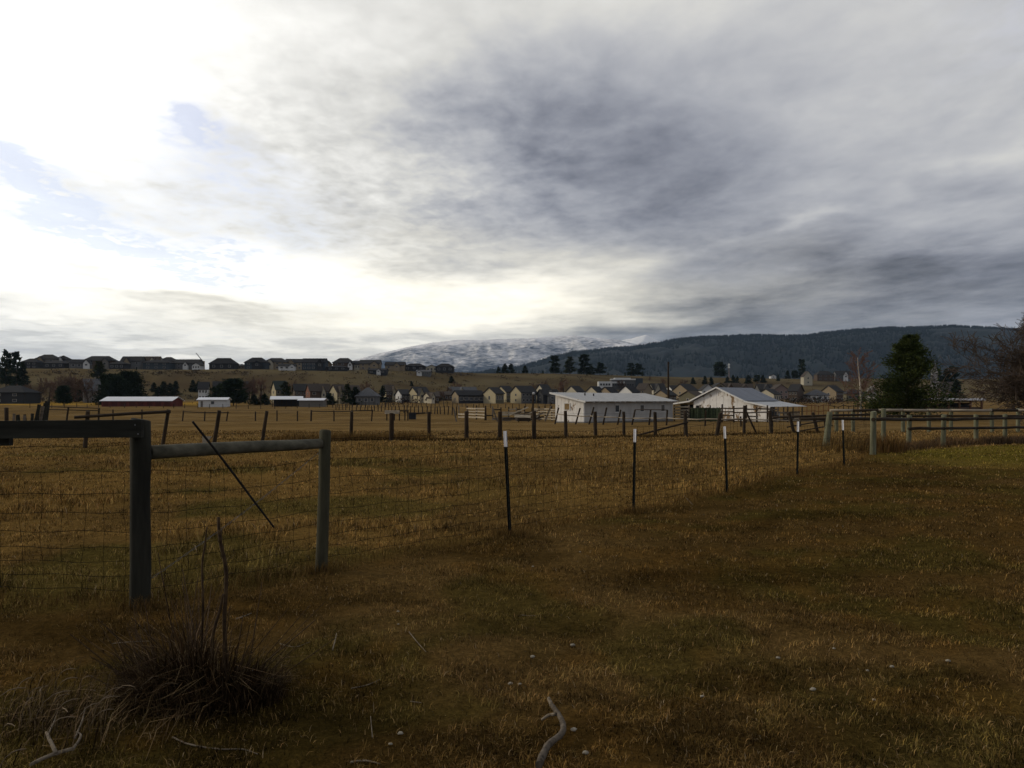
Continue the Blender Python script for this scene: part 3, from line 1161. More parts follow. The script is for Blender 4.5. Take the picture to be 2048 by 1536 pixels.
def old_planks():
    rr = random.Random(21)
    root = empty('old_plank_fence', GD(20, 40), 'ragged fence of weathered upright planks at the left edge', 'fence')
    d = 40.0
    B = GD(13, d)
    wood_post(B, Vector((X(13, d), d, Z(815, d))), .10, 'post', m_post_brown, root, 9)
    px = 26
    k = 0
    while px < 74:
        dd = 40 + (px - 26) * .05
        B = GD(px, dd)
        h = Z(828 + rr.uniform(-1.5, 3), dd) - B.z
        mb = MB()
        lean = rr.uniform(-.12, .14)
        mb.board(B + Vector((0, rr.uniform(-.04, .04), 0)), B + Vector((lean, 0, h)), rr.uniform(.12, .16), .03, (1, rr.uniform(-.2, .2), 0))
        mb.build('plank', m_board_dark if k % 3 else m_board_grey, root)
        px += rr.uniform(5.6, 8.5)
        k += 1
    for (px, py, dd, ln) in ((77, 809, 42, .1), (82, 812, 42.3, .35), (71, 818, 41.7, .5), (88, 806, 46, .2), (92, 802, 49, .1), (97, 803, 52, .1)):
        B = GD(px - 6, dd)
        mb = MB()
        mb.board(B, Vector((X(px, dd) + ln * .3, dd, Z(py, dd))), .15, .035, (1, rr.uniform(-.3, .3), 0))
        mb.build('plank', m_board_dark if px != 82 else m_board_grey, root)


old_planks()


# ------------------------------------------------------------------ long white shed and barn
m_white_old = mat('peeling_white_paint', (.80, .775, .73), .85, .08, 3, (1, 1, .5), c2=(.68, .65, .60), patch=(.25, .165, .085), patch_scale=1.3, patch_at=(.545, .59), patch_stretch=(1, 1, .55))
m_white_shaded = mat('shaded_white_paint', (.42, .41, .385), .85, .06, 2, (1, 1, .5), c2=(.34, .33, .31))  # same white paint darkened; the shade of these walls is put into its colour
m_white_trim = mat('white_trim', (.68, .67, .64), .8, .1, 4, patch=(.36, .29, .20), patch_scale=2.5, patch_at=(.6, .66))
m_tin = mat('galvanised_roof', (.40, .405, .40), .55, .12, 1.2, (1, 1, 1), spec=.45)
m_tin_dark = mat('blue_grey_metal_roof', (.150, .165, .190), .6, .12, 1.0, spec=.4)
m_dark = mat('dark_interior', (.012, .011, .010), .9, .2)
m_glass = mat('dark_window_pane', (.035, .038, .042), .25, .2, 3, spec=.5)
m_wood_bare = mat('bare_plywood', (.24, .165, .08), .9, .25, 4)
m_concrete = mat('grey_plinth', (.17, .16, .14), .95, .2, 4)


class Frame:
    """local axes at a corner: u along the long wall, v into the building"""

    def __init__(s, o, u, v):
        s.o, s.u, s.v = Vector(o), Vector(u).normalized(), Vector(v).normalized()

    def __call__(s, a, b, z):
        p = s.o + s.u * a + s.v * b
        return Vector((p.x, p.y, s.o.z + z))


def slab(mb, pts, t):
    """a thin slab: four points, thickened along its normal"""
    p = [Vector(q) for q in pts]
    n = (p[1] - p[0]).cross(p[3] - p[0]).normalized() * t
    mb.add(p + [q + n for q in p], [(0, 3, 2, 1), (4, 5, 6, 7), (0, 1, 5, 4), (1, 2, 6, 5), (2, 3, 7, 6), (3, 0, 4, 7)])


def wallbox(mb, fr, a0, a1, b0, b1, z0, z1):
    mb.hexa([fr(a0, b0, z0), fr(a1, b0, z0), fr(a1, b1, z0), fr(a0, b1, z0), fr(a0, b0, z1), fr(a1, b0, z1), fr(a1, b1, z1), fr(a0, b1, z1)])


def white_shed():
    c = GD(1168, 77)
    end = GD(1346, 89)
    u = (end - c)
    L = Vector((u.x, u.y, 0)).length
    u.z = 0
    v = Vector((-u.y, u.x, 0))
    W = 3.55
    base = min(c.z, end.z) - .05
    fr = Frame((c.x, c.y, base), u, v)
    root = empty('white_shed', (c.x, c.y, base), 'long low white shed with a slanting grey tin roof in the pasture', 'shed')
    hf, hb = 2.30, 2.98
    # front wall around three openings
    ws = [(5.2, .80), (9.75, .80), (13.85, .80)]
    zs0, zs1 = 1.15, 1.92
    a = 0.0
    mb = MB()
    for (wx, ww) in ws + [(None, None)]:
        e = wx if wx else L
        wallbox(mb, fr, a, e, 0, .12, .28, hf)
        if wx:
            wallbox(mb, fr, wx, wx + ww, 0, .12, .28, zs0)
            wallbox(mb, fr, wx, wx + ww, 0, .12, zs1, hf)
            a = wx + ww
    mb.build('front_wall', m_white_shaded, root)
    mb = MB()
    wallbox(mb, fr, -.02, L + .02, -.02, W + .02, -.3, .275)
    mb.build('plinth', m_concrete, root)
    # end wall boards, one by one
    n = 14
    mb0 = None
    for k in range(n):
        b0, b1 = .13 + (W - .13) * k / n, .13 + (W - .13) * (k + 1) / n - .012
        mb = MB()
        z0 = hf + (hb - hf) * b0 / W - .02
        z1 = hf + (hb - hf) * b1 / W - .02
        j = .012 * (k % 2)
        P = [fr(-j, b0, .28), fr(.08, b0, .28), fr(.08, b1, .28), fr(-j, b1, .28), fr(-j, b0, z0), fr(.08, b0, z0), fr(.08, b1, z1), fr(-j, b1, z1)]
        mb.hexa(P)
        mb.build('siding_board', m_white_old, root)
    mb = MB()
    P = [fr(L - .1, .13, .28), fr(L, .13, .28), fr(L, W, .28), fr(L - .1, W, .28), fr(L - .1, .13, hf), fr(L, .13, hf), fr(L, W, hb), fr(L - .1, W, hb)]
    mb.hexa(P)
    wallbox(mb, fr, .09, L - .11, W - .1, W, .28, hb - .03)
    mb.build('back_wall', m_white_shaded, root)
    mb = MB()
    wallbox(mb, fr, .085, L - .12, 1.4, 1.5, .3, hf)
    mb.build('inner_partition', m_dark, root)
    # windows
    for (wx, ww) in ws:
        mb = MB()
        for (p0, p1, q0, q1) in ((wx, wx + .05, zs0, zs1), (wx + ww - .05, wx + ww, zs0, zs1), (wx + .05, wx + ww - .05, zs0, zs0 + .05), (wx + .05, wx + ww - .05, zs1 - .05, zs1)):
            wallbox(mb, fr, p0, p1, .02, .08, q0, q1)
        w = mb.build('window', m_white_trim, root)
        mb = MB()
        wallbox(mb, fr, wx + .05, wx + ww - .05, .06, .07, zs0 + .05, zs1 - .05)
        mb.build('pane', m_glass, w)
    mb = MB()
    wallbox(mb, fr, -.055, -.02, 1.75, 2.35, 1.45, 2.05)
    o = mb.build('boarded_window', m_wood_bare, root)
    mb = MB()
    for (b0, b1, z0, z1) in ((1.65, 1.745, 1.38, 2.12), (2.355, 2.45, 1.38, 2.12), (1.745, 2.355, 2.055, 2.12), (1.745, 2.355, 1.38, 1.445)):
        wallbox(mb, fr, -.06, -.02, b0, b1, z0, z1)
    mb.build('window_trim', m_white_trim, o)
    # roof: ribbed sheets side by side
    ns = 14
    for k in range(ns):
        a0, a1 = -.45 + (L + .9) * k / ns, -.45 + (L + .9) * (k + 1) / ns
        mb = MB()
        zf, zb = hf + .10 - .05, hb + .16
        lift = .008 * (k % 2)
        slab(mb, [fr(a0, -.5, zf - .1 + lift), fr(a1 + .02, -.5, zf - .1 + lift), fr(a1 + .02, W + .35, zb + lift), fr(a0, W + .35, zb + lift)], .02)
        for q in range(3):
            aa = a0 + (a1 - a0) * (q + .5) / 3
            slab(mb, [fr(aa - .03, -.5, zf - .08 + lift), fr(aa + .03, -.5, zf - .08 + lift), fr(aa + .03, W + .35, zb + .02 + lift), fr(aa - .03, W + .35, zb + .02 + lift)], .02)
        mb.build('roof_sheet', m_tin, root)
    mb = MB()
    slab(mb, [fr(-.48, -.52, hf - .16), fr(-.48, W + .37, hb + .04), fr(-.48, W + .37, hb + .20), fr(-.48, -.52, hf + .0)], .04)
    mb.build('barge_board', m_white_trim, root)
    for k in range(19):
        a = .2 + (L - .4) * k / 18
        mb = MB()
        P = [fr(a, -.46, hf - .15), fr(a + .06, -.46, hf - .15), fr(a + .06, .0, hf - .07), fr(a, .0, hf - .07), fr(a, -.46, hf - .06), fr(a + .06, -.46, hf - .06), fr(a + .06, .0, hf + .02), fr(a, .0, hf + .02)]
        mb.hexa(P)
        mb.build('rafter_tail', m_white_trim if k % 4 else m_wood_bare, root)
    for (a, b) in ((3.3, 2.4), (4.5, 2.2)):
        mb = MB()
        z = hf + (hb - hf) * b / W + .12
        mb.tube([fr(a, b, z - .05), fr(a, b, z + .22)], .07, 8)
        mb.build('roof_vent', m_dark, root)
    mb = MB()
    wallbox(mb, fr, -.03, .0, .0, .125, .28, hf - .02)
    wallbox(mb, fr, -.0, .1, -.02, -.002, .28, hf - .02)
    mb.build('corner_trim', m_white_trim, root)


white_shed()


def barn():
    d = 92.0
    a = R(45)
    ap = Vector((X(1436, d), d, 0))
    u = Vector((math.cos(a), math.sin(a), 0))        # along the ridge, away to the right
    v = Vector((-math.sin(a), math.cos(a), 0))       # across, away to the left
    base = gzs(ap.x, ap.y) - .1
    fr = Frame((ap.x, ap.y, base), u, v)
    zr = Z(775, d) - base
    hw, zk = 3.25, Z(800.5, d) - base
    ws, zsk = 3.1, Z(813, d - 4) - base
    L = 7.4
    root = empty('white_barn', (ap.x, ap.y, base), 'peeling white gabled barn with blue-grey metal roof and spreading lean-to', 'barn')
    # gable wall of upright boards on the near-left end (u = 0)
    nb = 22
    for k in range(nb):
        b0 = -(hw + ws) + (2 * hw + ws) * k / nb
        b1 = -(hw + ws) + (2 * hw + ws) * (k + 1) / nb - .014

        def top(b):
            if b < -hw:
                return zk + (zsk - zk) * (-b - hw) / ws - .12
            return zr + (zk - zr) * abs(b) / hw - .1
        j = .014 * (k % 2)
        mb = MB()
        P = [fr(-j, b0, .15), fr(.08, b0, .15), fr(.08, b1, .15), fr(-j, b1, .15), fr(-j, b0, top(b0)), fr(.08, b0, top(b0)), fr(.08, b1, top(b1)), fr(-j, b1, top(b1))]
        mb.hexa(P)
        mb.build('siding_board', m_white_old, root)
    # long walls
    mb = MB()
    wallbox(mb, fr, .09, L, -hw, -hw + .1, .1, zk - .05)
    mb.build('side_wall', m_white_shaded, root)
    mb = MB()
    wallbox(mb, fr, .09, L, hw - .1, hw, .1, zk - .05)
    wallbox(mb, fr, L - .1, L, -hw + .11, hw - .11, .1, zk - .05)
    mb.build('back_wall', m_white_shaded, root)
    # main roof
    for sgn in (-1, 1):
        ns = 8
        for k in range(ns):
            a0, a1 = -.4 + (L + .8) * k / ns, -.4 + (L + .8) * (k + 1) / ns + .02
            mb = MB()
            lf = .008 * (k % 2)
            P = [fr(a0, sgn * (hw + .25), zk - .08 + lf), fr(a1, sgn * (hw + .25), zk - .08 + lf), fr(a1, 0, zr + lf), fr(a0, 0, zr + lf)]
            if sgn > 0:
                P = [P[1], P[0], P[3], P[2]]
            slab(mb, P, .03)
            mb.build('roof_sheet', m_tin_dark, root)
    # near lean-to skirt on the right of the gable
    for k in range(9):
        a0, a1 = -.4 + (L + 1.6) * k / 9, -.4 + (L + 1.6) * (k + 1) / 9 + .02
        mb = MB()
        lf = .008 * (k % 2)
        slab(mb, [fr(a0, -hw - ws - .25, zsk - .05 + lf), fr(a1, -hw - ws - .25, zsk - .05 + lf), fr(a1, -hw + .05, zk - .13 + lf), fr(a0, -hw + .05, zk - .13 + lf)], .03)
        mb.build('lean_to_sheet', m_tin, root)
    for k in range(4):
        aa = 1.2 + k * 2.3
        p = fr(aa, -hw - ws + .1, 0)
        wood_post((p.x, p.y, base + .05), (p.x, p.y, base + zsk - .12), .08, 'lean_to_post', m_board_grey, root, 7)
    for k in range(5):                                    # stacked boards under the lean-to
        mb = MB()
        z = .2 + k * .22
        mb.board(fr(3.9, -hw - ws + .35, z), fr(8.0, -hw - ws + .35, z + rnd.uniform(-.02, .02)), .19, .05)
        mb.build('stall_board', m_board_pale if k % 2 else m_board_grey, root)
    mb = MB()
    wallbox(mb, fr, 2.4, 3.2, -hw - ws + .4, -hw - ws + .5, .35, 1.2)
    mb.build('tin_panel', m_tin, root)
    mb = MB()
    wallbox(mb, fr, .1, 2.2, -hw - ws + .2, -hw - ws + .3, .1, 1.25)
    mb.build('dark_door', mat('dark_grey_door', (.06, .062, .066), .8, .2, 4), root)
    # far-left lean-to roof, open below
    for k in range(4):
        a0, a1 = -.4 + (L + .8) * k / 4, -.4 + (L + .8) * (k + 1) / 4
        mb = MB()
        slab(mb, [fr(a1, hw + ws + .6, zk - .55), fr(a0, hw + ws + .6, zk - .55), fr(a0, hw - .02, zk - .13), fr(a1, hw - .02, zk - .13)], .04)
        mb.build('lean_to_sheet', m_tin, root)
    for k in range(3):
        p = fr(.1 + k * 3.2, hw + ws + .3, 0)
        wood_post((p.x, p.y, base), (p.x, p.y, base + zk - .58), .08, 'lean_to_post', m_board_grey, root, 7)
    mb = MB()
    wallbox(mb, fr, 2.0, 2.1, hw + .02, hw + ws, .1, zk - .5)
    mb.build('stall_wall', m_dark, root)
    # barge boards
    for (b0, z0, b1, z1) in ((0, zr + .06, -hw - .25, zk - .02), (0, zr + .06, hw + .25, zk - .02), (-hw - .25, zk - .06, -hw - ws - .3, zsk + .0), (hw + .25, zk - .07, hw + ws + .6, zk - .50)):
        mb = MB()
        mb.board(fr(-.44, b0, z0 - .06), fr(-.44, b1, z1 - .06), .16, .04)
        mb.build('barge_board', m_white_trim, root)
    mb = MB()
    wallbox(mb, fr, -.03, -.02, 2.3, 2.9, 1.5, 1.85)
    mb.build('hatch', m_dark, root)
    mb = MB()
    wallbox(mb, fr, -.045, -.02, 2.2, 3.0, 1.87, 1.98)
    mb.build('hatch_trim', m_white_trim, root)


barn()


# ------------------------------------------------------------------ corrals and clutter
def corral(label, p0, p1, npan, nb, h, mats, miss=0.0, seed=0, bh=.15, ytop=None):
    rr = random.Random(seed)
    a, c = GD(*p0), GD(*p1)
    root = empty('corral_fence', a, label, 'fence', 'corral board fences')
    u = (c - a) / npan
    for k in range(npan + 1):
        p = a + u * k
        p.z = gzs(p.x, p.y)
        wood_post(p, p + Vector((rr.uniform(-.05, .05), 0, h + rr.uniform(.0, .25))), .085, 'post', m_post_brown if rr.random() < .7 else m_board_grey, root, 7)
    n = Vector((u.y, -u.x, 0)).normalized() * (.12 if u.x > 0 else -.12)
    for k in range(npan):
        for q in range(nb):
            if rr.random() < miss:
                continue
            z = h * (q + .75) / (nb + .3)
            A, B = a + u * k, a + u * (k + 1)
            A.z, B.z = gzs(A.x, A.y) + z + rr.uniform(-.04, .04), gzs(B.x, B.y) + z + rr.uniform(-.05, .05)
            mb = MB()
            mb.board(A + n, B + n, bh, .035)
            mb.build('board', mats[rr.randrange(len(mats))], root)
    return root


corral('bleached four-board corral side at the left end of the pens', (918, 104), (972, 95), 3, 4, 1.55, [m_board_pale, m_board_pale, m_rail_light], .05, 1, .17)
corral('broken dark-topped corral boards behind the old wood pile', (970, 95), (1064, 96), 6, 4, 1.45, [m_board_grey, m_board_pale, m_rail_dark], .25, 2)
corral('close-boarded corral panel between the light pole and the white shed', (1066, 95), (1117, 90), 4, 5, 1.5, [m_board_pale, m_board_grey, m_rail_light], .05, 3)
corral('pale five-board gate panel against the right end of the white shed', (1349, 90), (1378, 88), 1, 5, 1.75, [m_board_pale, m_rail_light], 0, 4, .17)
corral('dark rail pen in front of the peeling barn gable', (1378, 85), (1492, 78), 5, 4, 1.6, [m_rail_dark, m_post_brown], .05, 5, .13)
corral('dark rail pen in front of the barn lean-to', (1492, 79), (1575, 84), 4, 4, 1.55, [m_rail_dark, m_board_grey], .12, 6, .13)


def clutter():
    rr = random.Random(4)
    # dark netting hung on the pen
    a, c = GD(1378, 84.5), GD(1440, 81)
    mb = MB()
    for k in range(44):
        t = k / 43
        p = a.lerp(c, t)
        q = a.lerp(c, min(1, t + .016))
        z0, z1 = gzs(p.x, p.y) + .1, gzs(p.x, p.y) + 1.42 + rr.uniform(-.08, .1)
        dy = rr.uniform(-.10, .06)
        slab(mb, [(p.x, p.y - .2 + dy, z0), (q.x + .05, q.y - .2 - dy, z0), (q.x + .05, q.y - .2 - dy, z1), (p.x, p.y - .2 + dy, z1)], .02)
    tag(mb.build('vine_screen', mat('dark_green_vines', (.030, .042, .022), .95, .5, 9, c2=(.010, .014, .008))), 'dark green tangled screen hanging on the pen before the barn', 'screen')
    # wood pile
    base = GD(1038, 92)
    root = empty('wood_pile', base, 'heap of old grey boards and logs beside the light pole', 'wood pile')
    for k in range(22):
        x = base.x + rr.uniform(-2.1, 1.7)
        hmax = 1.35 - abs(x - base.x - .2) * .35
        z = base.z + rr.uniform(.15, max(.3, hmax))
        an = rr.gauss(0, .22)
        L = rr.uniform(1.2, 2.8)
        p = Vector((x, base.y + rr.uniform(-.5, .5), z))
        e = Vector((math.cos(an), rr.uniform(-.3, .3), math.sin(an))) * L / 2
        mb = MB()
        mb.board(p - e, p + e, rr.uniform(.10, .2), .05, (0, .3, 1))
        mb.build('board', [m_board_grey, m_board_pale, m_rail_dark, m_board_grey][k % 4], root)
    base = GD(1047, 84)
    root = empty('feed_trough', base, 'low dark trough with pale boards on top, left of the white shed', 'trough')
    mb = MB()
    mb.box(base + Vector((0, 0, .28)), 1.35, .6, .36, .1)
    mb.build('trough_body', m_rail_dark, root)
    for k in range(3):
        mb = MB()
        mb.board(base + Vector((-.95, -.2 + .2 * k, .55 + .1 * k)), base + Vector((.75, -.2 + .2 * k, .50 + .08 * k)), .14, .04, (0, 1, .6))
        mb.build('loose_board', m_board_pale, root)
    for sx in (-.5, .5):
        for sy in (-.2, .2):
            mb = MB()
            mb.box(base + Vector((sx, sy, .05)), .09, .09, .12)
            mb.build('leg', m_rail_dark, root)
    # raised pale panel on legs and dark box at the field's middle
    base = GD(786, 95)
    root = empty('field_table', base, 'pale board panel raised on dark legs in the pasture', 'stand')
    mb = MB()
    mb.box(base + Vector((-.1, 0, 1.0)), 1.75, .08, .42)
    mb.build('panel', m_board_pale, root)
    for sx in (-.75, .15, .75, 1.4, 1.75):
        mb = MB()
        mb.box(base + Vector((sx, .12, .62)), .13, .13, 1.24)
        mb.build('leg', m_rail_dark, root)
    mb = MB()
    mb.box(base + Vector((1.25, .12, 1.15)), 1.2, .1, .14)
    mb.build('cross_beam', m_rail_dark, root)
    base = GD(825, 95)
    root = empty('feed_crate', base, 'black box with a dark beam beside it in the pasture', 'crate')
    mb = MB()
    mb.box(base + Vector((0, 0, .5)), .8, .6, .75)
    mb.build('body', mat('black_plastic', (.018, .019, .021), .6, .3), root)
    mb = MB()
    mb.box(base + Vector((0, 0, .92)), .86, .66, .07)
    mb.build('lid', m_rail_dark, root)
    mb = MB()
    mb.tube([base + Vector((.4, 0, .82)), base + Vector((1.55, 0, .9))], .10, 7)
    mb.build('beam', m_rail_dark, root)
    for (p0, p1) in (((1090, 843), (1102, 812)), ((985, 815), (995, 838)), ((907, 815), (913, 838))):
        d = 88.0
        b = GD(p0[0] if p0[1] > p1[1] else p1[0], d)
        t = p0 if p0[1] < p1[1] else p1
        mb = MB()
        mb.board(b, (X(t[0], d), d, Z(t[1], d)), .16, .06, (1, 0, .1))
        tag(mb.build('leaning_plank', m_board_grey), {1090: 'grey plank leaning by the corral panel near the shed', 985: 'dark plank leaning on the broken corral boards', 907: 'pale plank leaning at the corral\'s left end'}[p0[0]], 'plank')
    # light pole
    b = GD(1066, 91)
    root = empty('light_pole', b, 'short wooden light pole with lamp head left of the white shed', 'light pole')
    t = Vector((X(1066, 91), 91, Z(786, 91)))
    wood_post(b, t, .13, 'pole', m_post_brown, root, 9, taper=.8)
    mb = MB()
    mb.tube([t + Vector((0, 0, -.1)), t + Vector((.06, -.3, -.02)), t + Vector((.06, -.5, -.02))], [.03, .03, .03], 6)
    mb.build('arm', m_wire_pale, root)
    mb = MB()
    mb.tube([t + Vector((.06, -.5, .1)), t + Vector((.06, -.5, -.02)), t + Vector((.06, -.5, -.16))], [.08, .17, .13], 10)
    mb.build('lamp_head', m_tin, root)
    # utility pole
    d = 150.0
    b = GD(1337, d)
    root = empty('utility_pole', b, 'tall bare brown pole standing behind the white shed', 'utility pole')
    wood_post(b, (X(1336.5, d), d, Z(723.5, d)), .22, 'pole', m_post_brown, root, 9, taper=.72)
    mb = MB()
    mb.box(Vector((X(1336.5, d), d - .22, Z(727, d))), .3, .12, .45)
    mb.build('bracket', m_rail_dark, root)


clutter()
# ------------------------------------------------------------------ trees
def unit(v):
    return v / np.maximum(np.linalg.norm(v, axis=1, keepdims=True), 1e-9)


def leaf_quads(P, size, rng, along=None, aspect=.45):
    """one small rhomb per point; size per point; along = main direction"""
    n = len(P)
    a = rng.normal(size=(n, 3)) if along is None else along + rng.normal(size=(n, 3)) * .45
    a = unit(a)
    b = unit(np.cross(a, rng.normal(size=(n, 3))))
    s = np.asarray(size).reshape(-1, 1)
    V = np.stack([P - a * s * .3, P + b * s * aspect * .5 + a * s * .15, P + a * s, P - b * s * aspect * .5 + a * s * .15], 1)
    Q = np.arange(n * 4).reshape(n, 4)
    return V.reshape(-1, 3), Q


def seg_tubes(S, sides=3):
    """S: list of (p0, p1, r0, r1)"""
    p0 = np.array([s[0] for s in S])
    p1 = np.array([s[1] for s in S])
    r0 = np.array([s[2] for s in S])[:, None]
    r1 = np.array([s[3] for s in S])[:, None]
    d = unit(p1 - p0)
    ref = np.where(np.abs(d[:, 2:3]) > .9, np.array([[1., 0, 0]]), np.array([[0, 0, 1.]]))
    a = unit(np.cross(d, ref))
    b = np.cross(d, a)
    n = len(S)
    V = np.zeros((n, 2 * sides, 3))
    for k in range(sides):
        t = 2 * math.pi * k / sides
        o = a * math.cos(t) + b * math.sin(t)
        V[:, k] = p0 + o * r0
        V[:, sides + k] = p1 + o * r1
    base = np.arange(n)[:, None] * 2 * sides
    Q = np.concatenate([base + np.array([[k, (k + 1) % sides, sides + (k + 1) % sides, sides + k]]) for k in range(sides)])
    return V.reshape(-1, 3), Q


def conifer_proto(seed, profile, nb, per, size, c0, c1, droop=.15, trunk_c=None, clumpy=.3, trunk_r=.018, first=.04):
    """unit-height evergreen: foliage in real branches, uneven outline, gaps. profile(t) = crown radius"""
    rng = np.random.default_rng(seed)
    t = first + (1 - first) * rng.random(nb) ** 1.05
    t = np.sort(t)
    az = rng.random(nb) * 2 * math.pi
    rad = np.array([profile(v) for v in t]) * rng.uniform(1 - clumpy * 1.2, 1 + clumpy * .6, nb)
    lobe = 1 + .22 * np.sin(az * 2 + seed) * np.sin(t * 17 + seed)
    rad *= lobe
    PP, AA, SS, CC, SEG = [], [], [], [], []
    for i in range(nb):
        up = .35 * t[i] - droop
        d = np.array([math.cos(az[i]), math.sin(az[i]), up])
        d /= np.linalg.norm(d)
        base = np.array([0, 0, t[i]])
        f = .25 + .75 * rng.random(per) ** .7
        P = base + d * (f * rad[i])[:, None] + rng.normal(size=(per, 3)) * (rad[i] * .11 + .006)
        P[:, 2] += .05 * rad[i] * rng.normal(size=per)
        PP.append(P)
        AA.append(np.tile(d + np.array([0, 0, .25]), (per, 1)))
        SS.append(size * rng.uniform(.6, 1.3, per) * (.55 + .45 * min(1, rad[i] / .12)))
        c = c0 + (c1 - c0) * rng.random() + 0 * c0
        CC.append(np.tile(c, (per, 1)) * rng.uniform(.75, 1.25, (per, 1)))
        SEG.append((base, base + d * rad[i] * .8, .0045, .0015))
    P, A, S, C = np.concatenate(PP), np.concatenate(AA), np.concatenate(SS), np.concatenate(CC)
    P[:, 2] = np.maximum(P[:, 2], .015)
    V, Q = leaf_quads(P, S, rng, A, .5)
    crown = np_mesh('conifer_crown', V, Q, mat_attr('needles', .85, spec=.05), np.repeat(C, 4, 0))
    zs = np.linspace(-.03, .97, 9)
    T = [(np.array([0, 0, zs[k]]), np.array([0, 0, zs[k + 1]]), trunk_r * (1 - zs[k] * .95), trunk_r * (1 - zs[k + 1] * .95)) for k in range(8)]
    V2, Q2 = seg_tubes(T, 6)
    V3, Q3 = seg_tubes(SEG, 3)
    trunk = np_mesh('conifer_trunk', np.concatenate([V2, V3]), np.concatenate([Q2, Q3 + len(V2)]), mat('conifer_bark', (.07, .05, .036), .95, .3, 8))
    return {'trunk': trunk, 'crown': crown}


def grow(rng, p, d, length, r, level, maxl, out, par):
    n = par['seg']
    pts = [p]
    rr = [r]
    for k in range(n):
        d = d + rng.normal(size=3) * par['wob'] + np.array([0, 0, par['up'][min(level, len(par['up']) - 1)]]) * (1.0 / n)
        d = d / np.linalg.norm(d)
        q = pts[-1] + d * length / n
        r2 = r * (1 - (k + 1) / n * (1 - par['taper']))
        out.append((level, pts[-1], q, rr[-1], r2))
        pts.append(q)
        rr.append(r2)
    if level >= maxl:
        return
    nc = par['child'][min(level, len(par['child']) - 1)]
    for c in range(nc):
        f = par['start'] + (1 - par['start']) * (c + rng.random()) / nc if level == 0 else .25 + .75 * (c + rng.random()) / nc
        i = min(int(f * n), n - 1)
        t = f * n - i
        base = pts[i] * (1 - t) + pts[i + 1] * t
        rb = rr[i] * (1 - t) + rr[i + 1] * t
        ax = pts[i + 1] - pts[i]
        ax = ax / np.linalg.norm(ax)
        side = np.cross(ax, rng.normal(size=3))
        side /= np.linalg.norm(side)
        an = par['angle'] * rng.uniform(.6, 1.3)
        nd = ax * math.cos(an) + side * math.sin(an)
        grow(rng, base, nd, length * par['len'] * rng.uniform(.7, 1.2) * (1.15 - .5 * f if level == 0 else 1), rb * par['rad'], level + 1, maxl, out, par)


def bare_proto(seed, par, maxl, bark, twig, split=2, trunk_h=.5, trunk_r=.03, lean=(0, 0, 1), leaf=None):
    rng = np.random.default_rng(seed)
    out = []
    for st in range(par.get('stems', 1)):
        d = np.array(lean, float) + (rng.normal(size=3) * par.get('spread', 0) if par.get('stems', 1) > 1 else 0)
        d[2] = abs(d[2])
        d /= np.linalg.norm(d)
        grow(rng, np.array([0, 0, -.02]), d, trunk_h, trunk_r, 0, maxl, out, par)
    top = max(o[2][2] for o in out)                       # unit height, crown reaching out par['reach'] at most
    far = np.percentile([math.hypot(o[2][0], o[2][1]) for o in out], 97)
    k3 = np.array([par.get('reach', .4) / far, par.get('reach', .4) / far, 1 / top])
    out = [(o[0], o[1] * k3, o[2] * k3, o[3] / top, o[4] / top) for o in out]
    A = [(o[1], o[2], o[3], o[4]) for o in out if o[0] < split]
    B = [(o[1], o[2], max(o[3], par.get('minr', .0012)), max(o[4], par.get('minr', .0012))) for o in out if o[0] >= split]
    V, Q = seg_tubes(A, 6)
    trunk = np_mesh('bare_trunk', V, Q, bark, None, True)
    V, Q = seg_tubes(B, 3)
    crown = np_mesh('bare_crown', V, Q, twig)
    return {'trunk': trunk, 'crown': crown}


def place_tree(name, proto, loc, h, w, rz, label, group=None, cat='tree'):
    r = empty(name, loc, label, cat, group)
    for k, me in proto.items():
        o = link(k, me, r)
        o.scale = (h * w, h * w, h)
        o.rotation_euler = (0, 0, rz)
    return r


DG0, DG1 = np.array([.012, .021, .010]), np.array([.026, .040, .018])
BG0, BG1 = np.array([.026, .034, .014]), np.array([.050, .056, .024])
con = [conifer_proto(1, lambda t: .20 * (1 - t) ** .75 + .012, 90, 26, .075, DG0, DG1),
       conifer_proto(2, lambda t: .17 * (1 - t) ** .6 + .02, 80, 26, .075, DG0, DG1, clumpy=.5),
       conifer_proto(3, lambda t: .24 * (1 - t) ** .8 + .012, 90, 26, .08, DG0, DG1)]
pon = [conifer_proto(11, lambda t: (.17 * math.sin(math.pi * min(1, (t * .86 + .12))) ** .7 + .01) if t > .12 else .03, 70, 34, .075, DG0, DG1, clumpy=.55, droop=.05, first=.16),
       conifer_proto(12, lambda t: (.15 * (1.05 - t) ** .45 + .01), 75, 32, .075, DG0, DG1, clumpy=.6, first=.08),
       conifer_proto(13, lambda t: (.16 * (1.1 - t) ** .5 * (1 if t > .1 else .5)), 75, 32, .075, BG0, BG1, clumpy=.6, first=.1)]
rnd_crown = [conifer_proto(21, lambda t: .36 * math.sqrt(max(.02, 1 - (1.15 * t - .25) ** 2 / .85)) * (1 if t > .15 else .6), 110, 34, .085, DG0, DG1, droop=-.1, first=.15),
             conifer_proto(22, lambda t: .55 * math.sqrt(max(.01, 1 - t ** 2.2)), 260, 44, .07, DG0 * .8, DG1 * .75, droop=-.05, first=.02)]
m_twig_brown = mat('brown_twigs', (.105, .066, .044), .95, .3, 3)
m_twig_red = mat('red_brown_twigs', (.120, .062, .042), .95, .3, 3)
m_bark_d = mat('dark_bark', (.055, .043, .033), .95, .3, 6)
P_BUSH = dict(seg=4, wob=.16, up=(.1, .25, .2), taper=.5, child=(9, 7, 6), start=.10, angle=.75, len=.62, rad=.5, minr=.005, reach=.42)
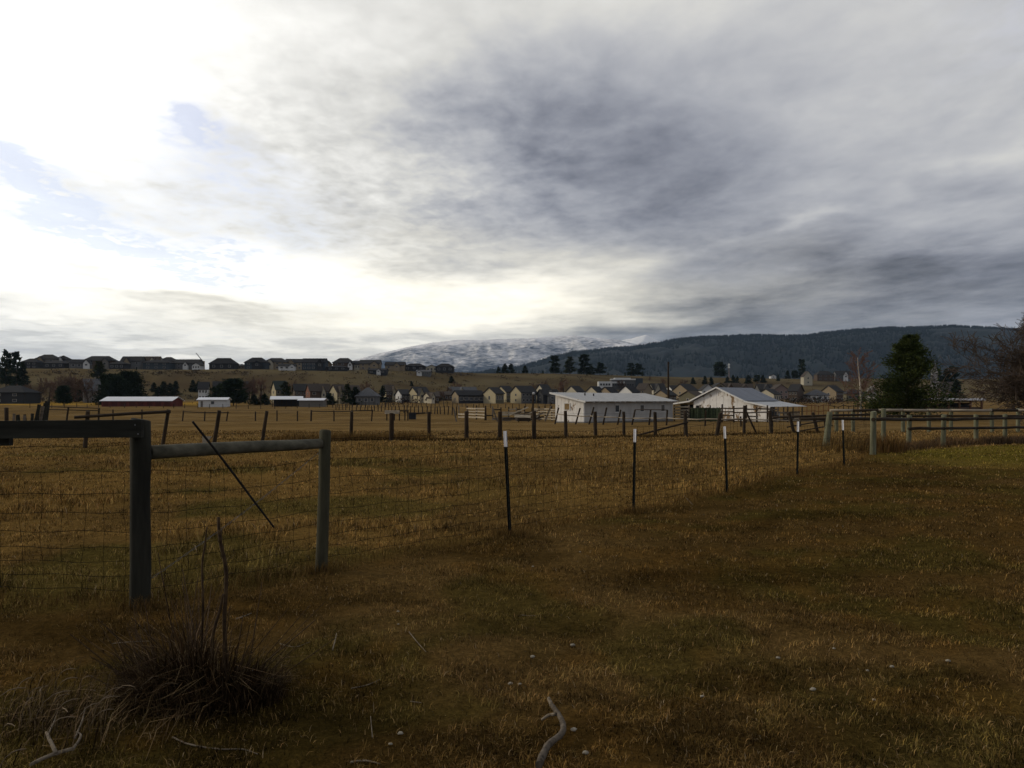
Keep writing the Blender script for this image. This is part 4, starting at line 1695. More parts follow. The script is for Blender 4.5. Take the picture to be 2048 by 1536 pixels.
bare = [bare_proto(31, P_BUSH, 3, m_bark_d, m_twig_brown, 1, .55, .028), bare_proto(32, P_BUSH, 3, m_bark_d, m_twig_brown, 1, .55, .028),
        bare_proto(33, dict(P_BUSH, child=(8, 7, 5), angle=.95), 3, m_bark_d, m_twig_red, 1, .5, .028)]

ORD = ['leftmost', 'second from left', 'third from left', 'fourth from left', 'fifth from left', 'sixth from left', 'seventh from left', 'eighth from left', 'ninth from left', 'tenth from left', 'eleventh from left', 'twelfth from left', 'thirteenth from left', 'fourteenth from left']


def tree_row(spec, d, group, phrase, name='conifer_tree', seed=0):
    """spec: (px, top py, base py, proto, width factor[, own distance])"""
    rr = random.Random(seed)
    for i, s in enumerate(spec):
        px, yt, yb, pr, w = s[:5]
        dd = s[5] if len(s) > 5 else d
        if dd is None:
            dd = ground_d(px, yb, 150, 860)
        b = GD(px, dd)
        h = Z(yt, dd) - b.z
        place_tree(name, pr, b, h, w, rr.uniform(0, 6.28), phrase.format(o=ORD[i]), group)


# tall pines on the bench in the middle and right
tree_row([(997, 733, 750, con[1], 1.7, 640), (1010, 727, 750, con[0], 1.8, 645), (1022, 727, 750, con[1], 1.8, 640), (1050, 731, 752, con[0], 1.8, 645)], 640,
         'conifers in the middle of the hilltop', 'dark conifer below the snow mountain, {o} of four on the hilltop', seed=1)
tree_row([(1086, 741, 753, con[2], 1.3, 650), (1108, 711, 756, pon[1], 1.75, 650), (1123, 742, 757, con[2], 1.2, 655), (1140, 714, 759, pon[2], 1.7, 655), (1168, 709, 761, pon[1], 1.8, 660), (1182, 731, 762, con[2], 1.7, 665), (1200, 725, 764, pon[0], 2.0, 660), (1216, 744, 763, con[0], 1.1, 680)], 655,
         'tall pines left of the flat white building', 'tall dark pine left of the flat white building, {o} in that stand', 'pine_tree', 2)
tree_row([(1234, 748, 763, con[0], 1.2, 700), (1250, 744, 764, con[0], 1.2, 700), (1263, 726, 764, pon[1], 1.8, 715), (1276, 727, 764, pon[0], 1.8, 712), (1285, 742, 766, con[2], 1.0, 720)], 700,
         'pines behind the flat white building', 'dark pine behind the flat white building, {o} there', 'pine_tree', 3)
tree_row([(1386, 755, 768, con[2], 1.6), (1410, 752, 769, con[0], 1.6), (1422, 754, 770, con[0], 1.7), (1440, 726, 757, rnd_crown[0], 1.15, 800), (1455, 753, 768, con[2], 1.5), (1466, 750, 768, con[0], 1.6), (1475, 752, 768, con[0], 1.4), (1497, 750, 768, con[2], 1.7), (1514, 751, 765, rnd_crown[0], 1.4), (1526, 750, 765, con[2], 1.6), (1556, 749, 762, con[0], 1.4), (1575, 741, 760, con[0], 1.5, 800), (1590, 742, 762, rnd_crown[0], 1.2, 800), (1603, 719, 758, pon[1], 1.15, 800)], None,
         'evergreens on the right hillside', 'evergreen on the hillside behind the barn, {o} of that scattered row', seed=4)
tree_row([(1875, 735, 775, con[1], 1.1, 520), (1893, 737, 776, con[0], 1.1, 520), (1905, 733, 778, pon[1], 1.1, 520), (1913, 760, 800, con[2], 1.3, 380)], 520,
         'evergreens between big pine and bare tree', 'bluish evergreen between the big green pine and the bare tree, {o}', seed=5)
# left group
tree_row([(-14, 708, 752, pon[0], .8, 450), (12, 701, 752, pon[0], .8, 440), (33, 704, 758, pon[1], .8, 440), (46, 724, 760, con[2], .9, 450)], 440,
         'tall pines at the left edge', 'tall dark pine at the left edge above the dark house, {o}', 'pine_tree', 6)
tree_row([(200, 725, 768, pon[2], 1.2, 420)], 420, None, 'tall rusty-green pine behind the black evergreen mass', 'pine_tree', 7)
tree_row([(308, 765, 784, con[2], 1.7, None), (318, 773, 793, con[2], 2.0, None), (328, 763, 790, con[0], 1.9, None), (340, 766, 792, con[1], 1.7, None), (352, 762, 790, con[0], 1.6, None), (386, 760, 784, con[0], 1.5, None), (397, 762, 784, con[0], 1.5, None)], None,
         'young conifers above the red barn', 'young conifer on the golden grass above the red barn, {o}', seed=8)
tree_row([(127, 774, 803, rnd_crown[0], 1.1, 285)], 285, None, 'small round pine on the golden grass left of the red barn', 'pine_tree', 9)
tree_row([(166, 758, 790, con[2], 1.4, 380)], 380, None, 'dark pointed conifer left of the light-roofed house', 'conifer_tree', 15)
tree_row([(447, 770, 806, rnd_crown[0], 1.5, 290), (467, 761, 810, rnd_crown[0], 1.4, 285)], 290, 'dark pines right of the small white shed', 'dark spreading pine behind the small white shed, {o} of two', 'pine_tree', 10)
tree_row([(508, 789, 808, con[2], 2.0, 300), (529, 787, 808, con[2], 1.8, 300)], 300, 'small firs left of the open shelter', 'small dark fir left of the open shelter, {o} of two', seed=11)
tree_row([(571, 765, 798, pon[2], 1.5, 330), (659, 786, 806, con[2], 2.2, 300), (694, 769, 802, pon[2], 1.4, 320), (711, 774, 806, con[2], 1.7, 300), (766, 772, 804, con[0], 1.4, 350), (823, 762, 772, con[2], 1.4, None), (903, 752, 766, con[2], 1.9, None)], 320,
         'evergreens among the village houses', 'evergreen among the houses at the hill foot, {o} of those past the shelter', seed=12)
# the black mass: three broad evergreens
for i, (px, yt, w, d, lab) in enumerate(((222, 752, .62, 300, 'broad black evergreen at the left of the dark mass above the red barn'),
                                         (254, 747, .78, 295, 'tallest broad black evergreen above the red barn'),
                                         (235, 757, .75, 285, 'low black evergreen in front of the dark mass above the red barn'))):
    b = GD(px, d)
    place_tree('broad_evergreen', rnd_crown[1], b, Z(yt, d) - b.z, w * 1.25, i * 2.1, lab, 'black evergreens above the red barn')
# leafless trees
spec = [(62, 764, 790), (80, 752, 790), (98, 755, 790), (117, 746, 790), (136, 743, 792), (152, 748, 792), (176, 750, 790)]
for i, (px, yt, yb) in enumerate(spec):
    b = GD(px, 345 + 8 * (i % 3))
    place_tree('bare_tree', bare[i % 3], b, (Z(yt, b.y) - b.z), 1.15, i * 1.3, 'brown leafless tree between the dark house and the light-roofed house, ' + ORD[i], 'leafless trees at left')
spec = [(412, 770, 405), (437, 764, 400), (488, 758, 380), (503, 750, 385), (521, 752, 380), (546, 768, 370), (592, 758, 390), (606, 766, 380), (640, 772, 385), (698, 766, 400), (733, 760, 400), (748, 772, 380), (778, 764, 390), (790, 775, 370)]
for i, (px, yt, d) in enumerate(spec):
    b = GD(px, d)
    place_tree('bare_tree', bare[(i + 1) % 3], b, Z(yt, d) - b.z, 1.1, i * 1.7, 'brown leafless tree among the houses at the hill foot, ' + ORD[i], 'leafless trees among the houses')
spec = [(888, 780, 380), (895, 770, 400), (912, 762, 420), (1064, 762, 430), (1090, 758, 440), (1128, 757, 470), (1245, 758, 560), (1300, 752, 640), (1325, 755, 600), (1363, 757, 600)]
for i, (px, yt, d) in enumerate(spec):
    b = GD(px, d)
    place_tree('bare_tree', bare[i % 3], b, Z(yt, d) - b.z, 1.2, i * 1.1, 'brown leafless tree behind the yellow-gabled houses and shed, ' + ORD[i], 'leafless trees in the middle')

# big green pine, birch, big bare tree on the right
big = conifer_proto(41, lambda t: (.40 * (1.03 - t) ** .80 * (1 if t > .1 else .85) + .02), 190, 200, .022, np.array([.020, .032, .009]), np.array([.058, .072, .019]), droop=.02, clumpy=.55, first=.07, trunk_r=.02)
b = GD(1816, 95)
place_tree('pine_tree', big, b, Z(673, 95) - b.z, 1.15, .6, 'big bushy green pine standing behind the rail fences at right')
m_birch = mat('birch_bark', (.50, .44, .36), .9, .2, 2.5, (1, 1, 3), c2=(.20, .16, .12))
birch = bare_proto(51, dict(seg=8, wob=.014, up=(.02, .45, .35), taper=.25, child=(34, 8, 6), start=.22, angle=.6, len=.26, rad=.38, minr=.0026, reach=.24), 3, m_birch, mat('birch_twigs', (.15, .085, .062), .95, .3, 3), 1, 1.0, .017)
b = GD(1721, 112)
place_tree('birch_tree', birch, b, Z(694, 112) - b.z, 1.1, 0, 'slender pale-trunked leafless birch left of the big green pine')
willow = bare_proto(61, dict(seg=4, wob=.14, up=(.3, .55, .35, .15, .05), taper=.42, child=(11, 7, 6, 6, 5), start=.16, angle=.78, len=.68, rad=.52, minr=.0019, reach=.52), 5, m_bark_d, mat('willow_twigs', (.080, .058, .042), .95, .35, 2), 2, .48, .045)
b = GD(2066, 72)
place_tree('bare_tree', willow, b, Z(575, 72) - b.z, 1.0, 1.0, 'large leafless tree with a reddish-brown crown at the right edge')
# blossoming shrubs
blossom = conifer_proto(71, lambda t: .5 * math.sqrt(max(.02, 1 - (t - .4) ** 2 / .4)), 70, 30, .11, np.array([.30, .29, .29]), np.array([.50, .48, .47]), droop=-.2, first=.1)
for px, yt, yb, d, lab in ((1743, 778, 800, 300, 'white blossoming shrub between the birch and the big pine'), (1868, 741, 762, 300, 'pinkish blossoming tree showing past the right edge of the big pine')):
    b = GD(px, d)
    bz = Z(yb, d)
    place_tree('blossom_shrub', blossom, b, Z(yt, d) - b.z, .62 if px < 1800 else .20, .3, lab, 'blossoming shrubs', 'shrub')


def hill_brush():
    rng = np.random.default_rng(77)
    P, S = [], []
    for k in range(3600):
        px = rng.uniform(-100, 2150)
        py = rng.uniform(741, 800)
        band = math.exp(-((py - 746 - .012 * max(0, px - 700)) / 4) ** 2) * (px < 950) + .16
        if rng.random() > band * (.4 + 1.0 * float(fbm(px * .012, py * .05, 5, 3) > .5)):
            continue
        d = ground_d(px, py, 360, 860)
        if d < 375 or d > 855:
            continue
        b = GD(px, d)
        n = 14
        w = rng.uniform(.5, 1.5)
        P.append(np.array(b) + rng.normal(size=(n, 3)) * np.array([w, w, w * .32]) + np.array([0, 0, w * .45]))
        S.append(np.full(n, w * .55))
    P, S = np.concatenate(P), np.concatenate(S)
    V, Q = leaf_quads(P, S, rng, None, .8)
    c = np.array([.052, .038, .026]) * rng.uniform(.6, 1.4, (len(P), 1))
    me = np_mesh('hill_brush', V, Q, mat_attr('dry_brush', .95), np.repeat(c, 4, 0))
    tag(link('hill_brush', me), 'scattered dry brush on the brown hillside', 'brush', kind='stuff')


hill_brush()


def village_hedges():
    rng = np.random.default_rng(78)
    P, S, C = [], [], []
    for k in range(520):
        px = rng.uniform(20, 1760)
        d = rng.uniform(300, 420)
        if (px < 400 and d < 350) or (880 < px < 1110 and d < 345):
            continue
        b = GD(px, d)
        n = 40
        w = rng.uniform(.6, 2.0)
        P.append(np.array(b) + rng.normal(size=(n, 3)) * np.array([w, w, w * .45]) + np.array([0, 0, w * .6]))
        S.append(np.full(n, w * .4))
        C.append(np.tile(np.array([[.045, .030, .022], [.020, .024, .014], [.060, .040, .030]])[rng.integers(3)], (n, 1)))
    P, S, C = np.concatenate(P), np.concatenate(S), np.concatenate(C)
    V, Q = leaf_quads(P, S, rng, None, .7)
    me = np_mesh('village_hedges', V, Q, mat_attr('hedge_twigs', .95), np.repeat(jitter0(C, rng), 4, 0))
    tag(link('village_hedges', me), 'dark tangled hedges and garden shrubs among the houses', 'hedge', kind='stuff')


def jitter0(c, rng):
    return c * rng.uniform(.6, 1.4, (len(c), 1))


village_hedges()

# ------------------------------------------------------------------ houses
WALL = {}


def wcol(n, c):
    WALL[n] = mat('siding_' + n, c, .85, .10, 1.2, (1, 1, 4))


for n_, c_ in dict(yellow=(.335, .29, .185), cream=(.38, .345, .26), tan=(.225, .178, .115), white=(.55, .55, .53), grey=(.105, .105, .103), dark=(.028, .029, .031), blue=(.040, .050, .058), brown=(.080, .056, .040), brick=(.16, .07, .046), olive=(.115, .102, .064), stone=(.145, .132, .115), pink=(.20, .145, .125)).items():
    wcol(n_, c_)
ROOF = {n_: mat('shingles_' + n_, c_, .9, .2, 1.5) for n_, c_ in dict(dark=(.030, .029, .028), black=(.018, .018, .019), brown=(.055, .043, .033), grey=(.085, .086, .088), light=(.30, .30, .30), green=(.026, .034, .029)).items()}
m_wtrim = mat('house_trim', (.36, .34, .30), .8, .1, 2)
m_gar = mat('garage_door', (.44, .40, .32), .8, .1, 2)


class HMB(MB):
    """house builder in local axes: x along the ridge, -y the front; turned and moved to its place"""

    def __init__(s, o, rz, k=1):
        super().__init__()
        s.o, s.c, s.s = o, math.cos(rz), math.sin(rz)

    def P(s, x, y, z):
        return (s.o[0] + x * s.c - y * s.s, s.o[1] + x * s.s + y * s.c, s.o[2] + z)

    def hx(s, x0, x1, y0, y1, z0, z1):
        s.hexa([s.P(*q) for q in ((x0, y0, z0), (x1, y0, z0), (x1, y1, z0), (x0, y1, z0), (x0, y0, z1), (x1, y0, z1), (x1, y1, z1), (x0, y1, z1))])

    def gable(s, x0, x1, y0, y1, z0, ze, zr, axis='x'):
        """walls with gable ends; ridge along axis"""
        if axis == 'x':
            ym = (y0 + y1) / 2
            q = [(x0, y0, z0), (x0, y1, z0), (x0, y1, ze), (x0, ym, zr), (x0, y0, ze), (x1, y0, z0), (x1, y1, z0), (x1, y1, ze), (x1, ym, zr), (x1, y0, ze)]
        else:
            xm = (x0 + x1) / 2
            q = [(x1, y0, z0), (x0, y0, z0), (x0, y0, ze), (xm, y0, zr), (x1, y0, ze), (x1, y1, z0), (x0, y1, z0), (x0, y1, ze), (xm, y1, zr), (x1, y1, ze)]
        s.add([s.P(*v) for v in q], [(4, 3, 2, 1, 0), (5, 6, 7, 8, 9), (0, 1, 6, 5), (1, 2, 7, 6), (2, 3, 8, 7), (3, 4, 9, 8), (4, 0, 5, 9)])

    def groof(s, x0, x1, y0, y1, ze, zr, ov=.45, th=.22, axis='x'):
        for sg in (0, 1):
            if axis == 'x':
                ym, e = (y0 + y1) / 2, (y0 - ov if sg == 0 else y1 + ov)
                half = abs(ym - (y0 if sg == 0 else y1))
                zo = ze - (zr - ze) * ov / half
                q = [(x0 - ov, e, zo), (x1 + ov, e, zo), (x1 + ov, ym, zr), (x0 - ov, ym, zr)]
            else:
                xm, e = (x0 + x1) / 2, (x0 - ov if sg == 0 else x1 + ov)
                half = abs(xm - (x0 if sg == 0 else x1))
                zo = ze - (zr - ze) * ov / half
                q = [(e, y0 - ov, zo), (e, y1 + .1, zo), (xm, y1 + .1, zr), (xm, y0 - ov, zr)]
            lo = [s.P(*v) for v in q]
            hi = [s.P(v[0], v[1], v[2] + th) for v in q]
            s.add(lo + hi, [(0, 3, 2, 1), (4, 5, 6, 7), (0, 1, 5, 4), (1, 2, 6, 5), (2, 3, 7, 6), (3, 0, 4, 7)])

    def hroof(s, x0, x1, y0, y1, ze, zr, ov=.5):
        x0, x1, y0, y1 = x0 - ov, x1 + ov, y0 - ov, y1 + ov
        ym = (y0 + y1) / 2
        k = min((y1 - y0) / 2 * .9, (x1 - x0) * .45)
        q = [(x0, y0, ze), (x1, y0, ze), (x1, y1, ze), (x0, y1, ze), (x0 + k, ym, zr), (x1 - k, ym, zr), (x0, y0, ze - .25), (x1, y0, ze - .25), (x1, y1, ze - .25), (x0, y1, ze - .25)]
        s.add([s.P(*v) for v in q], [(0, 1, 5, 4), (1, 2, 5), (2, 3, 4, 5), (3, 0, 4), (0, 6, 7, 1), (1, 7, 8, 2), (2, 8, 9, 3), (3, 9, 6, 0), (6, 9, 8, 7)])


def window(b, rz, x, y, z, w, h, root, side='front'):
    """frame with a recessed pane; y is the wall plane"""
    m1, m2 = HMB(b, rz), HMB(b, rz)
    t = .09
    if side == 'front':
        for (p, q, r_, s_) in ((x - w / 2 - t, x - w / 2, z - t, z + h + t), (x + w / 2, x + w / 2 + t, z - t, z + h + t), (x - w / 2, x + w / 2, z - t, z), (x - w / 2, x + w / 2, z + h, z + h + t)):
            m1.hx(p, q, y - .10, y - .01, r_, s_)
        m2.hx(x - w / 2, x + w / 2, y - .05, y - .01, z, z + h)
    else:
        for (p, q, r_, s_) in ((x - w / 2 - t, x - w / 2, z - t, z + h + t), (x + w / 2, x + w / 2 + t, z - t, z + h + t), (x - w / 2, x + w / 2, z - t, z), (x - w / 2, x + w / 2, z + h, z + h + t)):
            m1.hx(y - .10, y - .01, p, q, r_, s_)
        m2.hx(y - .05, y - .01, x - w / 2, x + w / 2, z, z + h)
    o = m1.build('window', m_wtrim, root)
    m2.build('pane', m_glass, o)


HOUSE_N = [0]


def house(cx, wpx, ytop, ybase, d, wall, roof, label, kind='gable', rot=0.0, group='hilltop houses', wing=None, end=None, dep=None, chim=False, garage=False, eave=.62, wingwall=None, two=None, nwin=3):
    """cx, wpx, ytop, ybase: how it shows in the frame at distance d (None: on the ground at ybase)"""
    if d is None:
        d = ground_d(cx, ybase, 150, 880)
    s = d / F
    rz = R(rot)
    dep = dep or 9.0
    full = wpx * s
    L = max(4.0, (full - dep * abs(math.sin(rz))) / max(.35, math.cos(rz)))
    b = GD(cx, d + dep * .3)
    top = Z(ytop, b.y)
    zb = b.z
    H = max(3.2, top - zb)
    ze, zr = H * eave, H
    root = empty('house', (b.x, b.y, zb), label, 'house', group)
    x0, x1, y0, y1 = -L / 2, L / 2, -dep / 2, dep / 2
    o = (b.x, b.y, zb)
    W = WALL[wall]
    mb = HMB(o, rz)
    rf = HMB(o, rz)
    if kind == 'gable':
        mb.gable(x0, x1, y0, y1, -2.5, ze, zr - .12)
        rf.groof(x0, x1, y0, y1, ze, zr - .1)
    elif kind == 'cross':                     # gable faces the front
        mb.gable(x0, x1, y0, y1, -2.5, ze, zr - .12, 'y')
        rf.groof(x0, x1, y0, y1, ze, zr - .1, axis='y')
    else:
        mb.hx(x0, x1, y0, y1, -2.5, ze)
        rf.hroof(x0, x1, y0, y1, ze, zr)
    mb.build('wall', W, root)
    r_ = rf.build('roof', ROOF[roof], root)
    if end and kind == 'gable':               # end wall's siding colour, with sunlight painted into the paler ones
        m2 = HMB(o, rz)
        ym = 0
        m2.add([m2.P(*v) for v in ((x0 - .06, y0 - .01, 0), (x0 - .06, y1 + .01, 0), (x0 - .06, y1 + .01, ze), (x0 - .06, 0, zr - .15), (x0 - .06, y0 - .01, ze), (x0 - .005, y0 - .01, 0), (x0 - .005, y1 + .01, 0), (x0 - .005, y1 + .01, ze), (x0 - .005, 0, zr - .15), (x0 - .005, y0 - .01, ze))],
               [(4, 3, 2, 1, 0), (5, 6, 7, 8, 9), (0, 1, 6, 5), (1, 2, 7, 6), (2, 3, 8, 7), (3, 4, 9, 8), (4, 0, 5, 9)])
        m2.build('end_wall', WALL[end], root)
    storeys = 2 if (two if two is not None else ze > 4.3) else 1
    sh = ze / storeys
    off = .07 if kind != 'cross' else .01
    for st in range(storeys):
        for k in range(nwin):
            wx = x0 + L * (k + .6) / (nwin + .2)
            if wing and abs(wx - (x0 + L * wing[0])) < wing[1] * L / 2 + .5:
                continue
            window(o, rz, wx, y0 - .0, st * sh + sh * .38, min(1.5, L * .14), sh * .38, root)
    if kind == 'gable' and rot > 5:
        for st in range(storeys):
            window(o, rz, 0, x0 - .06, st * sh + sh * .38, 1.1, sh * .36, root, 'end')
    if wing:
        f, wf, out, zf = wing                 # place and width as fractions of the front, how far it juts, ridge height
        a, c = x0 + L * (f - wf / 2), x0 + L * (f + wf / 2)
        m3 = HMB(o, rz)
        zw, zwr = ze * .94 * min(1, zf * 1.05), zr * zf
        m3.gable(a, c, y0 - out, y0 + .2, -2.5, min(zw, zwr - .8), zwr - .12, 'y')
        w_ = m3.build('front_wing', WALL[wingwall or wall], root)
        m4 = HMB(o, rz)
        m4.groof(a, c, y0 - out, -.2, min(zw, zwr - .8), zwr - .1, .35, .2, 'y')
        m4.build('wing_roof', ROOF[roof], root)
        window(o, rz, (a + c) / 2, y0 - out, ze * .55, min(1.4, (c - a) * .35), ze * .22, root)
        if garage:
            m5 = HMB(o, rz)
            m5.hx((a + c) / 2 - (c - a) * .36, (a + c) / 2 + (c - a) * .36, y0 - out - .08, y0 - out - .005, .1, min(2.3, ze * .45))
            m5.build('garage_door', m_gar, root)
    if chim:
        m6 = HMB(o, rz)
        m6.hx(L * .18, L * .18 + .8, -.4, .4, zr - 1.2, zr + .9)
        m6.build('chimney', WALL['stone'], r_)
    return root


# houses along the hilltop: cx, width, top, base, distance, wall, roof, label, options
HT = 'houses along the hilltop'
for a in [
    (65, 34, 717, 734, 548, 'dark', 'black', 'low dark hip-roofed house right of the left-edge pines', dict(kind='hip')),
    (97, 40, 709, 734, 560, 'stone', 'dark', 'tall stone-grey hip-roofed house near the hilltop\'s left end', dict(kind='hip', eave=.7, wing=(.3, .35, 1.5, .86), wingwall='tan')),
    (127, 22, 711, 734, 566, 'grey', 'black', 'narrow house with white gable trim right of the tall stone-grey house', dict(kind='hip', eave=.72, wing=(.6, .5, 1.2, .9), wingwall='white')),
    (115, 42, 721, 735, 535, 'dark', 'black', 'long dark low house in front of the narrow grey one', dict(kind='hip')),
    (162, 40, 719, 734, 535, 'grey', 'black', 'dark-roofed house with white gabled bays left of the big grey-brown house', dict(wing=(.9, .32, 1.5, .95), wingwall='white', end='white', rot=14)),
    (201, 58, 712, 735, 552, 'brown', 'dark', 'big long grey-brown hip-roofed house above the rusty pine', dict(kind='hip', eave=.66, wing=(.8, .25, 1.5, .85), wingwall='stone', nwin=5)),
    (267, 40, 713, 736, 556, 'grey', 'dark', 'wide grey-walled house with a tan bay right of the big grey-brown one', dict(kind='gable', eave=.66, wing=(.35, .3, 1.5, .9), wingwall='tan')),
    (304, 34, 713, 734, 562, 'tan', 'brown', 'tan house with brown roof behind the dark blue house', dict(kind='gable', eave=.6, wing=(.7, .4, 1.2, .95), wingwall='cream')),
    (338, 32, 714, 735, 560, 'stone', 'dark', 'stone-coloured house right of the tan one, above the young conifers', dict(kind='hip', eave=.7, wing=(.25, .35, 1.2, .88), wingwall='cream')),
    (318, 52, 720, 737, 536, 'blue', 'black', 'dark blue house in front of the tan house', dict(kind='hip', eave=.7)),
    (240, 30, 722, 736, 538, 'dark', 'black', 'black low house in front of the wide grey one', dict(kind='hip')),
    (378, 48, 719, 736, 545, 'grey', 'dark', 'grey house with two small white gables below the thin boom', dict(wing=(.5, .2, 2, .72), wingwall='white')),
    (396, 16, 726, 737, 535, 'white', 'dark', 'small white-gabled house just right of the two-gabled grey house', dict(kind='cross', dep=7)),
    (448, 50, 716, 738, 545, 'dark', 'black', 'big black hip-roofed house standing alone above the small white shed', dict(kind='hip', eave=.5)),
    (484, 20, 728, 739, 560, 'tan', 'dark', 'low tan house between two big dark houses on the hilltop', dict(kind='hip')),
    (514, 42, 715, 742, 548, 'blue', 'black', 'tall dark blue house with a front gable on the hilltop', dict(kind='hip', eave=.58, wing=(.62, .45, 1.5, .72), wingwall='dark')),
    (553, 44, 716, 741, 562, 'tan', 'dark', 'tan-walled dark-roofed house behind the white front-row house', dict(kind='hip', eave=.66, wing=(.3, .3, 1.2, .9), wingwall='cream', nwin=4)),
    (575, 36, 728, 745, 528, 'white', 'black', 'white front-row house with a white gable at its right end', dict(wing=(.82, .34, 1.2, .98), end='white', rot=10)),
    (591, 36, 718, 740, 570, 'tan', 'dark', 'tan house with two gables left of the big teal house', dict(kind='gable', eave=.66, wing=(.35, .4, 1.2, .97), wingwall='tan')),
    (630, 46, 717, 746, 535, 'blue', 'black', 'big dark teal two-storey house in the hilltop row', dict(eave=.64, two=True, nwin=5, wing=(.8, .25, 1.4, .95), wingwall='dark')),
    (650, 24, 722, 740, 556, 'tan', 'dark', 'tan house half hidden behind the big teal house', dict(kind='gable', rot=-20)),
    (676, 40, 731, 748, 532, 'dark', 'black', 'low black front-row house right of the big teal house', dict(kind='hip', eave=.6)),
    (688, 40, 716, 738, 556, 'brown', 'dark', 'brown-walled house with white bay behind the low black one', dict(kind='hip', eave=.6, wing=(.88, .22, 1.0, .7), wingwall='white')),
    (714, 16, 722, 737, 560, 'cream', 'dark', 'small cream house left of the wide tan house', dict(dep=6)),
    (741, 40, 720, 738, 560, 'tan', 'dark', 'wide tan house before the snow mountain\'s left foot', dict(eave=.62, wing=(.75, .4, 1.2, .85))),
    (756, 36, 737, 749, 528, 'dark', 'black', 'small dark house with white posts below the wide tan one', dict(wing=(.6, .22, 1.0, .9), wingwall='white')),
    (791, 38, 724, 740, 562, 'tan', 'dark', 'pale tan house with dark roof against the snow mountain', dict(eave=.6, wing=(.62, .34, 1.0, .88))),
    (830, 42, 727, 740, 568, 'dark', 'black', 'low dark house second from the right end of the hilltop row', dict(kind='hip')),
    (864, 22, 730, 740, 585, 'cream', 'dark', 'small cream-gabled house just left of the last dark one', dict(kind='cross', dep=7)),
    (890, 36, 727, 742, 575, 'dark', 'black', 'dark hip-roofed house at the right end of the hilltop row', dict(kind='hip')),
    (848, 28, 740, 752, 545, 'grey', 'grey', 'small grey house with white front below the hilltop row', dict(wing=(.22, .35, 1.0, .9), wingwall='white')),
]:
    house(*a[:8], group=HT, **a[8])

